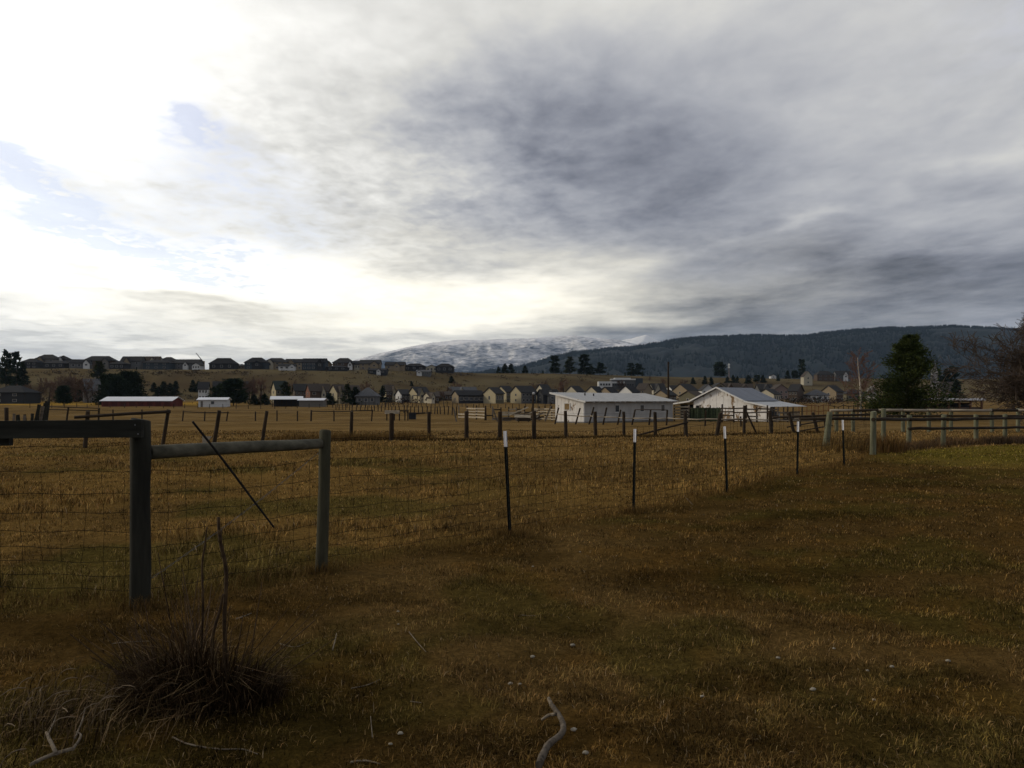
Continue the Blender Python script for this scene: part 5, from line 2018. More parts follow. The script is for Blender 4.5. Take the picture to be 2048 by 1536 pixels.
VH = 'houses at the foot of the hill'
for a in [
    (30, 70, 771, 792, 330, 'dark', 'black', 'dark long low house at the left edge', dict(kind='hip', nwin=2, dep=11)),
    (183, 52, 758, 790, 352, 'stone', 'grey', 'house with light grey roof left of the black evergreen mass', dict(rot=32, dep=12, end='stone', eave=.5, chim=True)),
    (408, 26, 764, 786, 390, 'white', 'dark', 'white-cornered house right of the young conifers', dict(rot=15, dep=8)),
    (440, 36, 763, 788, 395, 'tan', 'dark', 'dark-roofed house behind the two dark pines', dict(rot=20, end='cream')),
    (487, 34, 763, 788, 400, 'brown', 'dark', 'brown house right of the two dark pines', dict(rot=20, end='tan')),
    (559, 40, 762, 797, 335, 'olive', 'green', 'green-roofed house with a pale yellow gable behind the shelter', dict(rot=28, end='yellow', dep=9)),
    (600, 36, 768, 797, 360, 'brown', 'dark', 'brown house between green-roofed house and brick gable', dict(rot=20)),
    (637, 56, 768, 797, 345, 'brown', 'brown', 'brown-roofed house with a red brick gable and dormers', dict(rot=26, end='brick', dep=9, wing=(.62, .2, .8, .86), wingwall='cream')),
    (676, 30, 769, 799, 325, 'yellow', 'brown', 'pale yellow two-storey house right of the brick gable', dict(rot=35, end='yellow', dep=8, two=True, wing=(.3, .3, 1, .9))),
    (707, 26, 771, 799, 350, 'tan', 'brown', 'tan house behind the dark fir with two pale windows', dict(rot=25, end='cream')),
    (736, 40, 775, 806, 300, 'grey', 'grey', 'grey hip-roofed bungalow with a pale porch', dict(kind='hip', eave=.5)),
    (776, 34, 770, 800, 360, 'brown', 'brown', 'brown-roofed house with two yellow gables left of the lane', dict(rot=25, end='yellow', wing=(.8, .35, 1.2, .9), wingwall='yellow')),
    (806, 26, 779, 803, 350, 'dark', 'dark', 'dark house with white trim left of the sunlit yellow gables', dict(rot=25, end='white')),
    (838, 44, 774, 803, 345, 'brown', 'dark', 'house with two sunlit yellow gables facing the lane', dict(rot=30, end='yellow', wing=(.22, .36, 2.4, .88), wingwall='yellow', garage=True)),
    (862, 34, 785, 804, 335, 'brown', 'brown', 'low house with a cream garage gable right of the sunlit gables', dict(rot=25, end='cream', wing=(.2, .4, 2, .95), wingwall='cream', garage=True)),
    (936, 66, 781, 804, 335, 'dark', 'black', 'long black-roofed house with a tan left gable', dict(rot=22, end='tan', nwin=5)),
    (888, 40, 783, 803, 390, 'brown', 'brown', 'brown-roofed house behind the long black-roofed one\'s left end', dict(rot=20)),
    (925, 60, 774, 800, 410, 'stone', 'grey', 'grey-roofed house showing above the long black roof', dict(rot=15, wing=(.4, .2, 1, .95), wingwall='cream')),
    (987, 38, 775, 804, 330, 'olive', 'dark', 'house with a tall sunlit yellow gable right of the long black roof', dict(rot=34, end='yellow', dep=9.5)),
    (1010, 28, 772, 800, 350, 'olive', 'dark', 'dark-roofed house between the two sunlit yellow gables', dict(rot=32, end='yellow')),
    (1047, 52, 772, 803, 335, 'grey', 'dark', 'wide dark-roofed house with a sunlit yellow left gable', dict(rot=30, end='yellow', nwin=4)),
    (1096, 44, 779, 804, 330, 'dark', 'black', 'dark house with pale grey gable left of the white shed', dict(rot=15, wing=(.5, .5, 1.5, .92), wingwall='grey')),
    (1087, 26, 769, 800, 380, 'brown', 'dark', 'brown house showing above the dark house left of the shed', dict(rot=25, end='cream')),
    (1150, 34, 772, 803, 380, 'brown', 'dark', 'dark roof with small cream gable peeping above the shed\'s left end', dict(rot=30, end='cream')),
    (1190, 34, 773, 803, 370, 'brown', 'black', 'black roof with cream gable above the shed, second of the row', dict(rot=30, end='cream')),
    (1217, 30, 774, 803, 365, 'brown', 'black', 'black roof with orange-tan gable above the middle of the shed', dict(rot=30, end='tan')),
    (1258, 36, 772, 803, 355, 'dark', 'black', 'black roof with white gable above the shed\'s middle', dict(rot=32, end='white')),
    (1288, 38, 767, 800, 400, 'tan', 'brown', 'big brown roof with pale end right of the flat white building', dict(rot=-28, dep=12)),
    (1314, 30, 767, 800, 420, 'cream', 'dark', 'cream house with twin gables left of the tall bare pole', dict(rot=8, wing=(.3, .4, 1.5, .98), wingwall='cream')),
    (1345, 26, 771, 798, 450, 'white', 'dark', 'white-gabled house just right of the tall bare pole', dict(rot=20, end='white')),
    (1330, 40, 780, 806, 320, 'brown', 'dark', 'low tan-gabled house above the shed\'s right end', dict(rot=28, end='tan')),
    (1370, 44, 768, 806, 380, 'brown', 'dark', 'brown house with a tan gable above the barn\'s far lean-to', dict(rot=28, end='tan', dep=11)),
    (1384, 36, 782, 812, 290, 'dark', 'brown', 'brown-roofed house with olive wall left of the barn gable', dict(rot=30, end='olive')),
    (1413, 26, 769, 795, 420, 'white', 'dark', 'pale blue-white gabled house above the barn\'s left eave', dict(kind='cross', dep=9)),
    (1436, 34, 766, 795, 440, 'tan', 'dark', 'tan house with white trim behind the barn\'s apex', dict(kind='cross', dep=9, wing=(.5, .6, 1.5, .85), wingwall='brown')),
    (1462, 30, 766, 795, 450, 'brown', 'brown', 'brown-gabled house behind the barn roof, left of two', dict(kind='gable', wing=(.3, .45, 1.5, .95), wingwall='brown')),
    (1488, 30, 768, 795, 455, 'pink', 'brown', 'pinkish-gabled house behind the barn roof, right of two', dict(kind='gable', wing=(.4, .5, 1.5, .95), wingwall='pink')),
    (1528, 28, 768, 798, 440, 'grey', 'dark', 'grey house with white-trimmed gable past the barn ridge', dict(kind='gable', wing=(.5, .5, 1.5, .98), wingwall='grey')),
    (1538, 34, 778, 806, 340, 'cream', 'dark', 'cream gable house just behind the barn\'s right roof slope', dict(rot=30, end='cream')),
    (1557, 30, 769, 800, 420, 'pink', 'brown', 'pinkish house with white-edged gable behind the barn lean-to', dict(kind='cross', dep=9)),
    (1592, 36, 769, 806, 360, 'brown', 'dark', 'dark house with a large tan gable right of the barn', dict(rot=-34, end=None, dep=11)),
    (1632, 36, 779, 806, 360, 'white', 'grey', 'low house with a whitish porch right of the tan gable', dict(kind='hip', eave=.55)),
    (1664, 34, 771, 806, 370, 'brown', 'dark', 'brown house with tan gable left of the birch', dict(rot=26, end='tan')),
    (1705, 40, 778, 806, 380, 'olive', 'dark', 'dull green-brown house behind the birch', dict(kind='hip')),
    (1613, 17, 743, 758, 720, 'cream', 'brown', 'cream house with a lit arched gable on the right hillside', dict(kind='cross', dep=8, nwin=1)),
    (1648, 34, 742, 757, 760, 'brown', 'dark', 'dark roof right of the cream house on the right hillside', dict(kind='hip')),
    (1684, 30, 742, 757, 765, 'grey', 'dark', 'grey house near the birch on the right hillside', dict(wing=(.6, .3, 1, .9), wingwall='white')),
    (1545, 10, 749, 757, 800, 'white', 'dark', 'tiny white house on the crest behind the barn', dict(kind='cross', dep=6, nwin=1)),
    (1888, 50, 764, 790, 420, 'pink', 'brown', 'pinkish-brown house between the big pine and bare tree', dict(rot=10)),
]:
    house(*a[:8], group=VH, **a[8])


def far_buildings():
    # flat white modern building on the hill
    d = 560.0
    b = GD(1245, d)
    z0 = Z(775, d)
    root = empty('school_building', (b.x, b.y, z0), 'flat-roofed white modern building among the pines on the hill', 'building')

    def bx(nm, m_, x0, x1, y0, y1, dd=0, dp=8):
        mb = MB()
        xa, xb = X(x0, d), X(x1, d)
        mb.box(((xa + xb) / 2, d + dd + dp / 2, (Z(y0, d) + Z(y1, d)) / 2), xb - xa, dp, Z(y0, d) - Z(y1, d))
        return mb.build(nm, m_, root)
    bx('side_block', WALL['white'], 1197, 1224, 763, 790, -1)
    bx('main_block', WALL['grey'], 1223, 1284, 758.5, 795, 2)
    bx('dark_wing', WALL['blue'], 1272, 1286, 756.5, 795, .8)
    bx('roof_fascia', WALL['white'], 1223, 1275, 757.5, 760, 1.2)
    bx('middle_band', WALL['white'], 1224, 1250, 763, 766.5, 1.5, 2)
    bx('upper_band', WALL['white'], 1230, 1262, 755.5, 757.3, 2, 6)
    for k in range(9):
        bx('window', m_glass, 1225.5 + k * 4.9, 1229 + k * 4.9, 767.5, 771, 1.7, .5)
    for k in range(4):
        bx('window', m_glass, 1200 + k * 5.5, 1203.6 + k * 5.5, 767, 771, -1.3, .5)
    # thin mast
    d = 790.0
    b = GD(1458, d)
    root = empty('radio_mast', b, 'thin whitish mast on the hill beside the round evergreen', 'mast')
    mb = MB()
    t = Vector((X(1458, d), d, Z(735, d)))
    mb.tube([b, t], [.5, .3], 6)
    mb.build('pole', WALL['pink'], root)
    mb = MB()
    for dz in (-.5, 2.0):
        mb.tube([t + Vector((0, 0, dz)), t + Vector((0, 0, dz + 1.6))], [1.1, .9], 8)
    mb.tube([t, t + Vector((0, 0, 4.2))], [.3, .2], 6)
    mb.build('antenna_head', WALL['white'], root)
    # thin boom over the roofs
    d = 575.0
    b = GD(404, d)
    root = empty('crane', b, 'thin dark boom slanting up over the hilltop roofs', 'crane')
    mb = MB()
    mb.tube([(X(405, d), d, Z(722, d)), (X(392, d), d, Z(706, d))], [.32, .22], 5)
    mb.build('boom', ROOF['dark'], root)
    mb = MB()
    mb.box((X(405, d), d, (Z(722, d) + b.z) / 2), 2.4, 2.4, Z(722, d) - b.z)
    mb.build('cab', WALL['tan'], root)

    def longshed(name, x0, x1, ytop, yeave, yb, d, wall_m, roof_m, label, open_=False, ang=0.0, dep=8.0, gable=True):
        b = GD((x0 + x1) / 2, d)
        zb = b.z
        L = X(x1, d) - X(x0, d)
        o = (b.x, b.y + dep / 2, zb)
        rz = R(ang)
        root = empty(name, (b.x, b.y, zb), label, 'shed' if name != 'red_barn' else 'barn')
        ze, zr = Z(yeave, d) - zb, Z(ytop, d) - zb
        m1 = HMB(o, rz)
        if not open_:
            m1.gable(-L / 2, L / 2, -dep / 2, dep / 2, -.5, ze, zr - .1)
            m1.build('wall', wall_m, root)
        else:
            m1.hx(-L / 2 + .3, L / 2 - .3, dep / 2 - .15, dep / 2, -.3, ze)
            m1.build('back_wall', wall_m, root)
            n = 7
            for k in range(n):
                m3 = HMB(o, rz)
                x = -L / 2 + .3 + (L - .6) * k / (n - 1)
                m3.hx(x - .12, x + .12, -dep / 2 + .1, -dep / 2 + .34, -.3, ze)
                m3.build('post', m_rail_dark, root)
        m2 = HMB(o, rz)
        m2.groof(-L / 2, L / 2, -dep / 2, dep / 2, ze, zr, .5, .14)
        m2.build('roof', roof_m, root)
        return root, o, rz, L, dep, ze

    white_roof = mat('white_metal_roof', (.66, .67, .69), .5, .06, .6, spec=.4)
    red = mat('barn_red', (.115, .030, .024), .85, .25, 1.0, (1, 1, .3))
    root, o, rz, L, dep, ze = longshed('red_barn', 203, 343, 794, 801.5, 812.5, 262, red, white_roof, 'long low dark red barn with a white metal roof at left', dep=9)
    for k in range(8):
        m = HMB(o, rz)
        x = -L / 2 + L * (k + .5) / 8
        m.hx(x - .9, x + .9, -dep / 2 - .06, -dep / 2 - .01, .1, ze * .75)
        m.build('stall_door', mat('barn_red_dark', (.075, .022, .018), .9, .2), root)
    root, o, rz, L, dep, ze = longshed('white_field_shed', 395, 449, 795.5, 799.5, 812.5, 256, WALL['white'], white_roof, 'small white shed with one dark window right of the red barn', ang=9, dep=6)
    window(o, rz, -L * .02 + .2, -dep / 2, ze * .42, .9, ze * .35, root)
    m = HMB(o, rz)
    m.hx(-L * .42, -L * .34, -dep / 2 - .05, -dep / 2 - .005, 0, ze * .8)
    m.build('door', WALL['stone'], root)
    longshed('open_shelter', 538, 596, 793, 798.5, 810.5, 262, WALL['dark'], white_roof, 'open-fronted shelter with grey gabled roof on dark posts', True, 14, 8)
    longshed('low_grey_shed', 598, 646, 797, 800.5, 811, 258, WALL['stone'], white_roof, 'low grey shed with white roof joined to the open shelter', False, 0, 5)
    # open shed at right
    d = 165.0
    b = GD(1897, d)
    root = empty('horse_shelter', b, 'open brown-posted shed with a white roof edge behind the big pine', 'shed')
    x0, x1 = X(1828, d), X(1966, d)
    zt, ze_ = Z(796, d), Z(799.5, d)
    mb = MB()
    mb.hexa([(x0 - .3, d - .4, ze_ - .12), (x1 + .3, d - .4, ze_ - .12), (x1 + .3, d + 5, zt - .9), (x0 - .3, d + 5, zt - .9), (x0 - .3, d - .4, zt - .05), (x1 + .3, d - .4, zt - .05), (x1 + .3, d + 5, zt - .75), (x0 - .3, d + 5, zt - .75)])
    mb.build('roof', white_roof, root)
    mb = MB()
    mb.box(((x0 + x1) / 2, d + 4.6, (b.z + zt - 1) / 2), x1 - x0, .2, zt - 1 - b.z)
    mb.build('back_wall', WALL['dark'], root)
    for k in range(7):
        mb = MB()
        mb.box((x0 + .3 + (x1 - x0 - .6) * k / 6, d, (b.z + ze_) / 2 - .1), .3, .3, ze_ - b.z)
        mb.build('post', mat('red_brown_post', (.10, .05, .03), .9, .3), root)
    mb = MB()
    mb.box(((x0 + x1) / 2, d + .3, b.z + .55), x1 - x0, .12, .9)
    mb.build('half_wall', WALL['brown'], root)


far_buildings()
# ------------------------------------------------------------------ grass, shrub clump, sticks and stones
def blades(rng, P, h, w, bend, az, c0, name, label, cat, ma, seg=2):
    """bent tapering blades: P (n,3) roots, h heights, w widths, bend = how far the tip leans, az = lean heading"""
    n = len(P)
    dirx, diry = np.cos(az), np.sin(az)
    sx, sy = -diry, dirx
    tw = rng.uniform(-.6, .6, n)
    sx, sy = sx * np.cos(tw) - sy * np.sin(tw), sx * np.sin(tw) + sy * np.cos(tw)
    V = np.zeros((n, 5, 3), np.float32)
    for k, (f, wf) in enumerate(((0, 1.0), (.55, .8))):
        off = bend * f ** 2
        z = h * f * np.sqrt(np.maximum(.05, 1 - .4 * (bend / np.maximum(h, 1e-6)) ** 2 * f))
        cx_, cy_ = P[:, 0] + dirx * off, P[:, 1] + diry * off
        V[:, 2 * k, 0], V[:, 2 * k, 1] = cx_ - sx * w * wf / 2, cy_ - sy * w * wf / 2
        V[:, 2 * k + 1, 0], V[:, 2 * k + 1, 1] = cx_ + sx * w * wf / 2, cy_ + sy * w * wf / 2
        V[:, 2 * k, 2] = V[:, 2 * k + 1, 2] = P[:, 2] + z
    zt = h * np.sqrt(np.maximum(.03, 1 - .75 * np.minimum(1, bend / np.maximum(h, 1e-6)) ** 2))
    V[:, 4, 0], V[:, 4, 1], V[:, 4, 2] = P[:, 0] + dirx * bend, P[:, 1] + diry * bend, P[:, 2] + zt
    b = np.arange(n)[:, None] * 5
    T = np.concatenate([b + np.array([[0, 1, 3]]), b + np.array([[0, 3, 2]]), b + np.array([[2, 3, 4]])])
    me = np_mesh(name, V.reshape(-1, 3), T, ma, np.repeat(c0, 5, 0))
    o = link(name, me)
    return tag(o, label, cat, kind='stuff')


m_grass = mat_attr('dry_grass', .9, spec=.03)


def jitter(c, rng, a):
    n = len(c)
    return np.clip(c * rng.uniform(1 - a, 1 + a, (n, 1)) * rng.uniform(.94, 1.06, (n, 3)), 0, 1)


def grass():
    rng = np.random.default_rng(9)
    n = 520000
    d = np.exp(rng.uniform(math.log(2.7), math.log(48), n))
    px = rng.uniform(-260, 2300, n)
    x = (px - CX) * d / F
    # clumping
    cl = fbm(x * 3.2, d * 3.2, 12, 3)
    keep = rng.random(n) < np.clip((cl - .30) * 3.2, .08, 1)
    x, d = x[keep], d[keep]
    n = len(x)
    z = gz(x, d)
    yd = yard_mask(x, d)
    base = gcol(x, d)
    straw = np.array([.20, .125, .050])
    t = (rng.random(n) < .16)[:, None]
    cc = fbm(x * 7, d * 7, 19, 2)
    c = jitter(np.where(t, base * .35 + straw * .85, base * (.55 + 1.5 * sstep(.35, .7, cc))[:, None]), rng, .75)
    lit = rng.random(n) < .012                   # bleached leaf litter and straw ends
    c[lit] = np.array([.40, .29, .16]) * rng.uniform(.5, 1.1, (int(lit.sum()), 1))
    tall = fbm(x * .6, d * .6, 14, 3)
    h = np.where(yd > .5, rng.uniform(.015, .05, n), rng.uniform(.03, .10, n) * (.6 + 1.0 * sstep(.45, .65, tall)))
    w = np.maximum(.0032, d * .00055) * rng.uniform(.6, 1.6, n)
    h = np.maximum(h, d * .0022 * rng.uniform(.5, 1.2, n))
    az = rng.uniform(0, 2 * math.pi, n)
    bend = h * rng.uniform(.3, 1.15, n)
    blades(rng, np.stack([x, d, z - .004], 1), h, w, bend, az, c, 'grass', 'short dry matted grass over the yard and pasture', 'grass', m_grass)
    # tall straw along the fences
    P, C, H = [], [], []

    def strip(x0, y0, x1, y1, k, wid, hh, c):
        t = rng.random(k)
        xx = x0 + (x1 - x0) * t + rng.normal(size=k) * wid
        yy = y0 + (y1 - y0) * t + rng.normal(size=k) * wid
        P.append(np.stack([xx, yy, gz(xx, yy) - .01], 1))
        H.append(rng.uniform(.5, 1.2, k) * hh)
        C.append(jitter(np.tile(np.array(c), (k, 1)), rng, .35))
    fpts = [(-2.9, 6.2), (-1.75, 7.5), (-.07, 9.4), (1.75, 11.5), (3.66, 13.8), (6.1, 17.1), (8.03, 19.4), (10.8, 24)]
    for a, b in zip(fpts[:-1], fpts[1:]):
        strip(a[0] + .1, a[1] + .25, b[0] + .1, b[1] + .25, 700, .16, .11, (.12, .070, .022))
    strip(-7, 6.35, -2.9, 6.3, 1200, .14, .13, (.10, .058, .018))
    # under the field fence, with a dense straw drift at its left part
    fp = [G(px_, py_) for px_, py_ in ((560, 885), (703, 881), (858, 880), (1000, 879), (1132, 876), (1311, 873), (1488, 869), (1635, 865))]
    for i, (a, b) in enumerate(zip(fp[:-1], fp[1:])):
        strip(a.x, a.y, b.x, b.y, 700 if i > 1 else 1500, .32, .16 if i > 1 else .42, (.13, .080, .026) if i > 1 else (.17, .100, .032))
        strip(a.x, a.y - .5, b.x, b.y - .5, 700, .2, .13, (.040, .025, .010))
    for (px_, py_, k, wd, hh, c) in ((1690, 893, 900, .8, .50, (.14, .088, .032)), (1762, 905, 600, .30, .62, (.11, .062, .022)), (1700, 902, 800, .7, .35, (.12, .075, .024))):
        g_ = G(px_, py_)
        strip(g_.x, g_.y, g_.x + .3, g_.y + .2, k, wd, hh, c)
    lf = [G(px_, py_) for px_, py_ in ((1780, 901), (1850, 895), (1952, 889), (2060, 882))]
    for a, b in zip(lf[:-1], lf[1:]):
        strip(a.x, a.y, b.x, b.y, 1500, .2, .30, (.13, .080, .040))
    for px_ in (1880, 1965, 1985, 2035):
        g_ = G(px_, 888)
        strip(g_.x, g_.y, g_.x + .6, g_.y, 350, .2, .36, (.085, .058, .034))
    for (px_, d_) in ((280, 6.12), (643, 7.42), (1020, 9.35), (1267, 11.5), (1746, 23.9)):      # tufts round the post feet
        strip(X(px_, d_) - .1, d_, X(px_, d_) + .1, d_, 260, .09, .13, (.11, .066, .022))
    P, C, H = np.concatenate(P), np.concatenate(C), np.concatenate(H)
    k = len(P)
    blades(rng, P, H, np.maximum(.004, P[:, 1] * .0005) * rng.uniform(.7, 1.3, k), H * rng.uniform(.15, .8, k), rng.uniform(0, 6.28, k), C,
           'tall_dry_grass', 'taller straw-coloured grass standing along the fence lines', 'grass', m_grass)


grass()


def curve_tube(pts, rad, name, ma, parent=None, n=6, wob=.1, label=None, cat=None, group=None):
    mb = MB()
    P = [Vector(p) for p in pts]
    out, rr = [], []
    m_ = len(P)
    for i in range(m_ - 1):                      # Catmull-Rom through the given points
        p0, p1, p2, p3 = P[max(i - 1, 0)], P[i], P[i + 1], P[min(i + 2, m_ - 1)]
        for k in range(4):
            t = k / 4
            out.append(.5 * ((2 * p1) + (p2 - p0) * t + (2 * p0 - 5 * p1 + 4 * p2 - p3) * t * t + (3 * p1 - p0 - 3 * p2 + p3) * t ** 3))
            rr.append(rad[i] + (rad[i + 1] - rad[i]) * t)
    out.append(P[-1])
    rr.append(rad[-1])
    mb.tube(out, rr, n, True, rnd, wob)
    o = mb.build(name, ma, parent, True)
    if label:
        tag(o, label, cat, group)
    return o


def gp(px, py, dz=0.0):
    p = G(px, py, 2.5, 60)
    return Vector((p.x, p.y, p.z + dz))


def dead_shrub():
    rng = np.random.default_rng(17)
    rr = random.Random(17)
    base = gp(405, 1395)
    root = empty('dead_shrub', base, 'clump of dead brown stalks and dry blades in the left foreground', 'shrub')
    m_stalk = mat('dead_stalk', (.060, .037, .018), .95, .35, 30, c2=(.022, .013, .007))
    d = base.y
    # two tall canes
    curve_tube([gp(455, 1370), (X(446, d), d + .02, Z(1250, d)), (X(449, d), d + .03, Z(1150, d)), (X(440, d), d, Z(1080, d)), (X(437, d), d, Z(1034, d))], [.013, .0115, .010, .009, .0075], 'tall_cane', m_stalk, root, 7, .14)
    curve_tube([(X(440, d), d, Z(1084, d)), (X(441, d), d - .004, Z(1060, d))], [.012, .009], 'cane_knot', m_stalk, root, 6, .2)
    curve_tube([gp(400, 1345), (X(399, d), d + .05, Z(1230, d)), (X(397, d), d + .05, Z(1140, d)), (X(402, d), d + .05, Z(1098, d)), (X(407, d), d + .05, Z(1057, d))], [.0065, .006, .0055, .005, .0035], 'tall_cane', m_stalk, root, 6, .12)
    curve_tube([gp(350, 1290), (X(335, d + .3), d + .3, Z(1210, d + .3)), (X(322, d + .3), d + .3, Z(1140, d + .3)), (X(316, d + .3), d + .3, Z(1105, d + .3))], [.004, .0035, .003, .002], 'thin_stem', m_stalk, root, 5, .1)
    curve_tube([gp(430, 1370), (X(425, d), d, Z(1280, d)), (X(440, d), d, Z(1220, d)), (X(446, d), d, Z(1188, d))], [.010, .009, .008, .006], 'stub', m_stalk, root, 6, .15)
    # many short stalks
    mb = MB()
    for k in range(330):
        a = rr.uniform(0, 6.28)
        q = math.sqrt(rr.random())
        x0, y0 = base.x + .0 + math.cos(a) * .38 * q, base.y + math.sin(a) * .26 * q
        z0 = gzs(x0, y0)
        L = rr.uniform(.10, .50) * (1.2 - .5 * q) * (.35 + 1.15 * float(sstep(.3, .7, fbm(x0 * 5, y0 * 5, 23, 2))))
        out = Vector((math.cos(a), math.sin(a), 0)) * q * rr.uniform(0, .9) + Vector((rr.uniform(-.3, .3), rr.uniform(-.3, .3), 0))
        p1 = Vector((x0, y0, z0)) + (Vector((0, 0, 1)) + out) * L * .5
        p2 = p1 + (Vector((0, 0, 1)) + out * 1.8 + Vector((rr.uniform(-.2, .2), 0, 0))) * L * .5
        r_ = rr.uniform(.0016, .0045)
        mb.tube([(x0, y0, z0 - .02), p1, p2], [r_, r_ * .85, r_ * .5], 4, True)
    tag(mb.build('stalks', m_stalk, root), kind='stuff')
    # dry strap leaves of the clump
    n = 4200
    a = rng.uniform(0, 6.28, n)
    q = np.sqrt(rng.random(n))
    x = base.x + .0 + np.cos(a) * .43 * q
    y = base.y + np.sin(a) * .30 * q
    z = gz(x, y)
    h = rng.uniform(.08, .46, n) * (1.15 - .5 * q) * (.35 + 1.1 * sstep(.3, .7, fbm(x * 5, y * 5, 23, 2)))
    c = jitter(np.where((rng.random(n) < .22)[:, None], np.array([[.17, .115, .060]]), np.array([[.040, .024, .010]])), rng, .4)
    o = blades(rng, np.stack([x, y, z - .01], 1), h, rng.uniform(.003, .008, n), h * rng.uniform(.3, 1.1, n), a + rng.normal(size=n) * .9, c, 'dry_leaves', None, None, m_grass)
    o.data.transform(__import__('mathutils').Matrix.Translation(-root.location))
    o.parent = root
    # arching plume grass on the left
    base2 = gp(150, 1440)
    r2 = empty('plume_grass', base2, 'arching pale dry grass with curled plumes at the bottom left corner', 'grass clump')
    n = 1100
    x = base2.x + rng.normal(size=n) * .30
    y = base2.y + rng.normal(size=n) * .24
    z = gz(x, y)
    h = rng.uniform(.06, .26, n)
    c = jitter(np.where((rng.random(n) < .3)[:, None], np.array([[.17, .115, .060]]), np.array([[.045, .029, .013]])), rng, .4)
    o = blades(rng, np.stack([x, y, z - .01], 1), h, rng.uniform(.0025, .0055, n), h * rng.uniform(.5, 1.2, n), rng.normal(size=n) * .9 + .3, c, 'blades', None, None, m_grass)
    o.data.transform(__import__('mathutils').Matrix.Translation(-r2.location))
    o.parent = r2
    mb = MB()
    for k in range(30):
        x0, y0 = base2.x + rr.gauss(0, .34), base2.y + rr.gauss(.05, .28)
        z0 = gzs(x0, y0)
        L = rr.uniform(.12, .30)
        hd = rr.gauss(.2, .8)
        dx, dy = math.cos(hd), math.sin(hd)
        pts = [(x0 + dx * L * .55 * (f ** 2.2), y0 + dy * L * .55 * (f ** 2.2), z0 + L * (f - .42 * f ** 3.2)) for f in (0, .3, .55, .75, .9, 1.0)]
        mb.tube(pts, [.0012, .0011, .0013, .0026, .0030, .0015], 4, True)
    tag(mb.build('plumes', mat('pale_plume', (.17, .125, .078), .95, .3, 40), r2), kind='stuff')


dead_shrub()


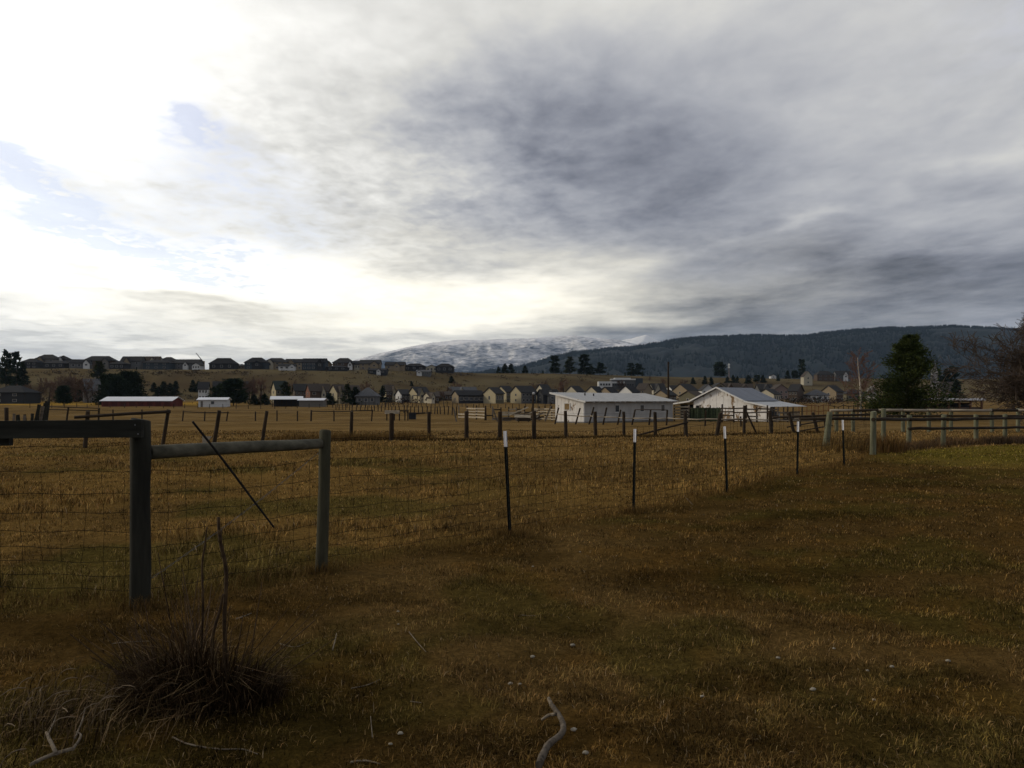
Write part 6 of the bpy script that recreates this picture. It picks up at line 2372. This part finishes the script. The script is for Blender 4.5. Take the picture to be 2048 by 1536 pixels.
def ground_litter():
    rr = random.Random(31)
    # forked fallen branch at the bottom
    b0 = gp(1100, 1475)
    root = empty('fallen_branch', b0, 'crooked grey fallen branch with a pale broken end at the bottom edge', 'branch')
    curve_tube([gp(1078, 1545, .03), gp(1095, 1508, .035), gp(1124, 1484, .04), gp(1125, 1464, .045), gp(1113, 1443, .05), gp(1103, 1432, .055)], [.017, .016, .0145, .0135, .0125, .012], 'limb', m_bark, root, 9, .12)
    curve_tube([gp(1104, 1433.5, .055), gp(1097, 1424, .07)], [.0122, .008], 'broken_end', m_bark_pale, root, 8, .25)
    curve_tube([gp(1112, 1449, .05), gp(1098, 1447.5, .04), gp(1083, 1449, .02)], [.009, .008, .006], 'side_stub', m_bark_pale, root, 7, .2)
    r3 = empty('forked_branch', gp(110, 1520), 'forked bleached branch lying in the plume grass at bottom left', 'branch')
    curve_tube([gp(60, 1540, .02), gp(105, 1524, .03), gp(148, 1516, .04)], [.008, .009, .008], 'limb', m_bark_pale, r3, 7, .15)
    curve_tube([gp(112, 1523, .035), gp(93, 1492, .06)], [.009, .007], 'fork', m_bark_pale, r3, 7, .15)
    curve_tube([gp(95, 1496, .055), gp(108, 1470, .06), gp(116, 1450, .07)], [.005, .004, .002], 'twig', m_bark_pale, r3, 5, .15)
    curve_tube([gp(146, 1517, .04), gp(162, 1499, .06), gp(152, 1496, .07)], [.007, .005, .003], 'fork', m_bark_pale, r3, 6, .15)
    curve_tube([gp(150, 1500, .05), gp(165, 1470, .07), gp(170, 1448, .08)], [.005, .004, .002], 'twig', m_bark_pale, r3, 5, .15)
    sticks = [([(818, 1266), (832, 1284), (852, 1306)], .005, 'thin pale forked twig in the grass left of centre'),
              ([(472, 1240), (486, 1236), (503, 1229)], .008, 'short whitish stick lying right of the dead shrub'),
              ([(665, 1304), (671, 1296), (673, 1284)], .006, 'pale upright splinter of wood right of the dead shrub'),
              ([(1041, 1231), (1055, 1233), (1073, 1233)], .004, 'thin straight pale twig near the middle of the lawn'),
              ([(702, 1380), (735, 1372), (760, 1362)], .005, 'long thin pale twig below the forked one'),
              ([(1368, 992), (1377, 1002), (1386, 1011)], .006, 'pale straw stick by the third steel post'),
              ([(345, 1478), (380, 1492), (440, 1502), (485, 1502), (515, 1512)], .006, 'long bent pale stick under the dead shrub'),
              ([(225, 1290), (260, 1286), (300, 1284)], .005, 'bleached stick at the left of the dead shrub'),
              ([(700, 1528), (730, 1526), (760, 1532)], .007, 'grey stick at the bottom edge left of the crooked branch'),
              ([(560, 1290), (590, 1296), (620, 1286)], .004, 'thin dark twig right of the dead shrub'),
              ([(820, 1405), (833, 1407), (843, 1409)], .004, 'tiny pale twig left of the broken branch end'),
              ([(745, 1478), (741, 1456)], .004, 'small upright pale stem at the bottom left of centre')]
    for pts, r_, lab in sticks:
        r_ *= .75
        P = [gp(px, py, .004 + r_ * .6 + (.05 if 'upright' in lab and i else 0)) for i, (px, py) in enumerate(pts)]
        curve_tube(P, [r_ * (1 - .5 * i / (len(P) - 1)) for i in range(len(P))], 'stick', m_bark_pale, None, 6, .15, lab, 'stick', 'sticks lying in the grass')
    stones = [(1147, 1465, .019, 'white rounded stone right of the crooked branch'), (1171, 1512, .018, 'tan stone below the white one at the bottom edge'),
              (1145, 1295, .020, 'pale stone high in the middle of the lawn'), (1065, 1318, .018, 'flat pale stone left of the high pale one'),
              (1021, 1372, .017, 'pale chip, left of a pair above the broken branch'), (1040, 1373, .012, 'small pale chip, right of a pair above the broken branch'),
              (796, 1226, .013, 'small light pebble above the forked twig'), (797, 1252, .010, 'tiny pebble just above the forked twig'),
              (801, 1472, .016, 'grey-white stone at the bottom left of centre'), (781, 1493, .012, 'narrow white chip below the grey-white stone'),
              (1896, 1326, .018, 'yellowish stone on the right of the lawn'), (1668, 1301, .012, 'small pale pebble right of centre'),
              (1556, 1320, .015, 'whitish bone-like chip in the right middle of the lawn'), (1784, 1338, .016, 'flat pale chip below the small pebbles at right'),
              (1735, 1346, .012, 'tiny yellow pebble beside the flat pale chip'), (1626, 1385, .020, 'brown-edged pale stone at lower right'),
              (1404, 1398, .014, 'tan pebble right of the broken branch'), (1066, 1136, .014, 'light orange pebble beyond the middle of the lawn'),
              (1748, 1404, .012, 'small pale pebble at the lower right'), (1160, 1106, .012, 'tiny pale pebble near the second steel post\'s foot')]
    for i, (px, py, r_, lab) in enumerate(stones):
        r_ *= .72
        c = gp(px, py, r_ * .45 + .008)
        bm_v, bm_f = [], []
        n1, n2 = 8, 5
        bm_v.append((c.x, c.y, c.z - r_ * .6))
        for a in range(1, n2):
            for b in range(n1):
                t, p = math.pi * a / n2, 2 * math.pi * b / n1 + rr.uniform(-.15, .15)
                q = r_ * rr.uniform(.8, 1.15)
                bm_v.append((c.x + q * 1.25 * math.sin(t) * math.cos(p), c.y + q * math.sin(t) * math.sin(p), c.z - q * .62 * math.cos(t)))
        bm_v.append((c.x, c.y, c.z + r_ * .6))
        for b in range(n1):
            bm_f.append((0, 1 + (b + 1) % n1, 1 + b))
            bm_f.append((len(bm_v) - 1, 1 + (n2 - 2) * n1 + b, 1 + (n2 - 2) * n1 + (b + 1) % n1))
        for a in range(n2 - 2):
            for b in range(n1):
                bm_f.append((1 + a * n1 + b, 1 + a * n1 + (b + 1) % n1, 1 + (a + 1) * n1 + (b + 1) % n1, 1 + (a + 1) * n1 + b))
        mb = MB()
        mb.add(bm_v, bm_f)
        o = mb.build('stone', m_stone)
        for pl in o.data.polygons:
            pl.use_smooth = True
        tag(o, lab, 'stone', 'pale stones in the lawn')


ground_litter()
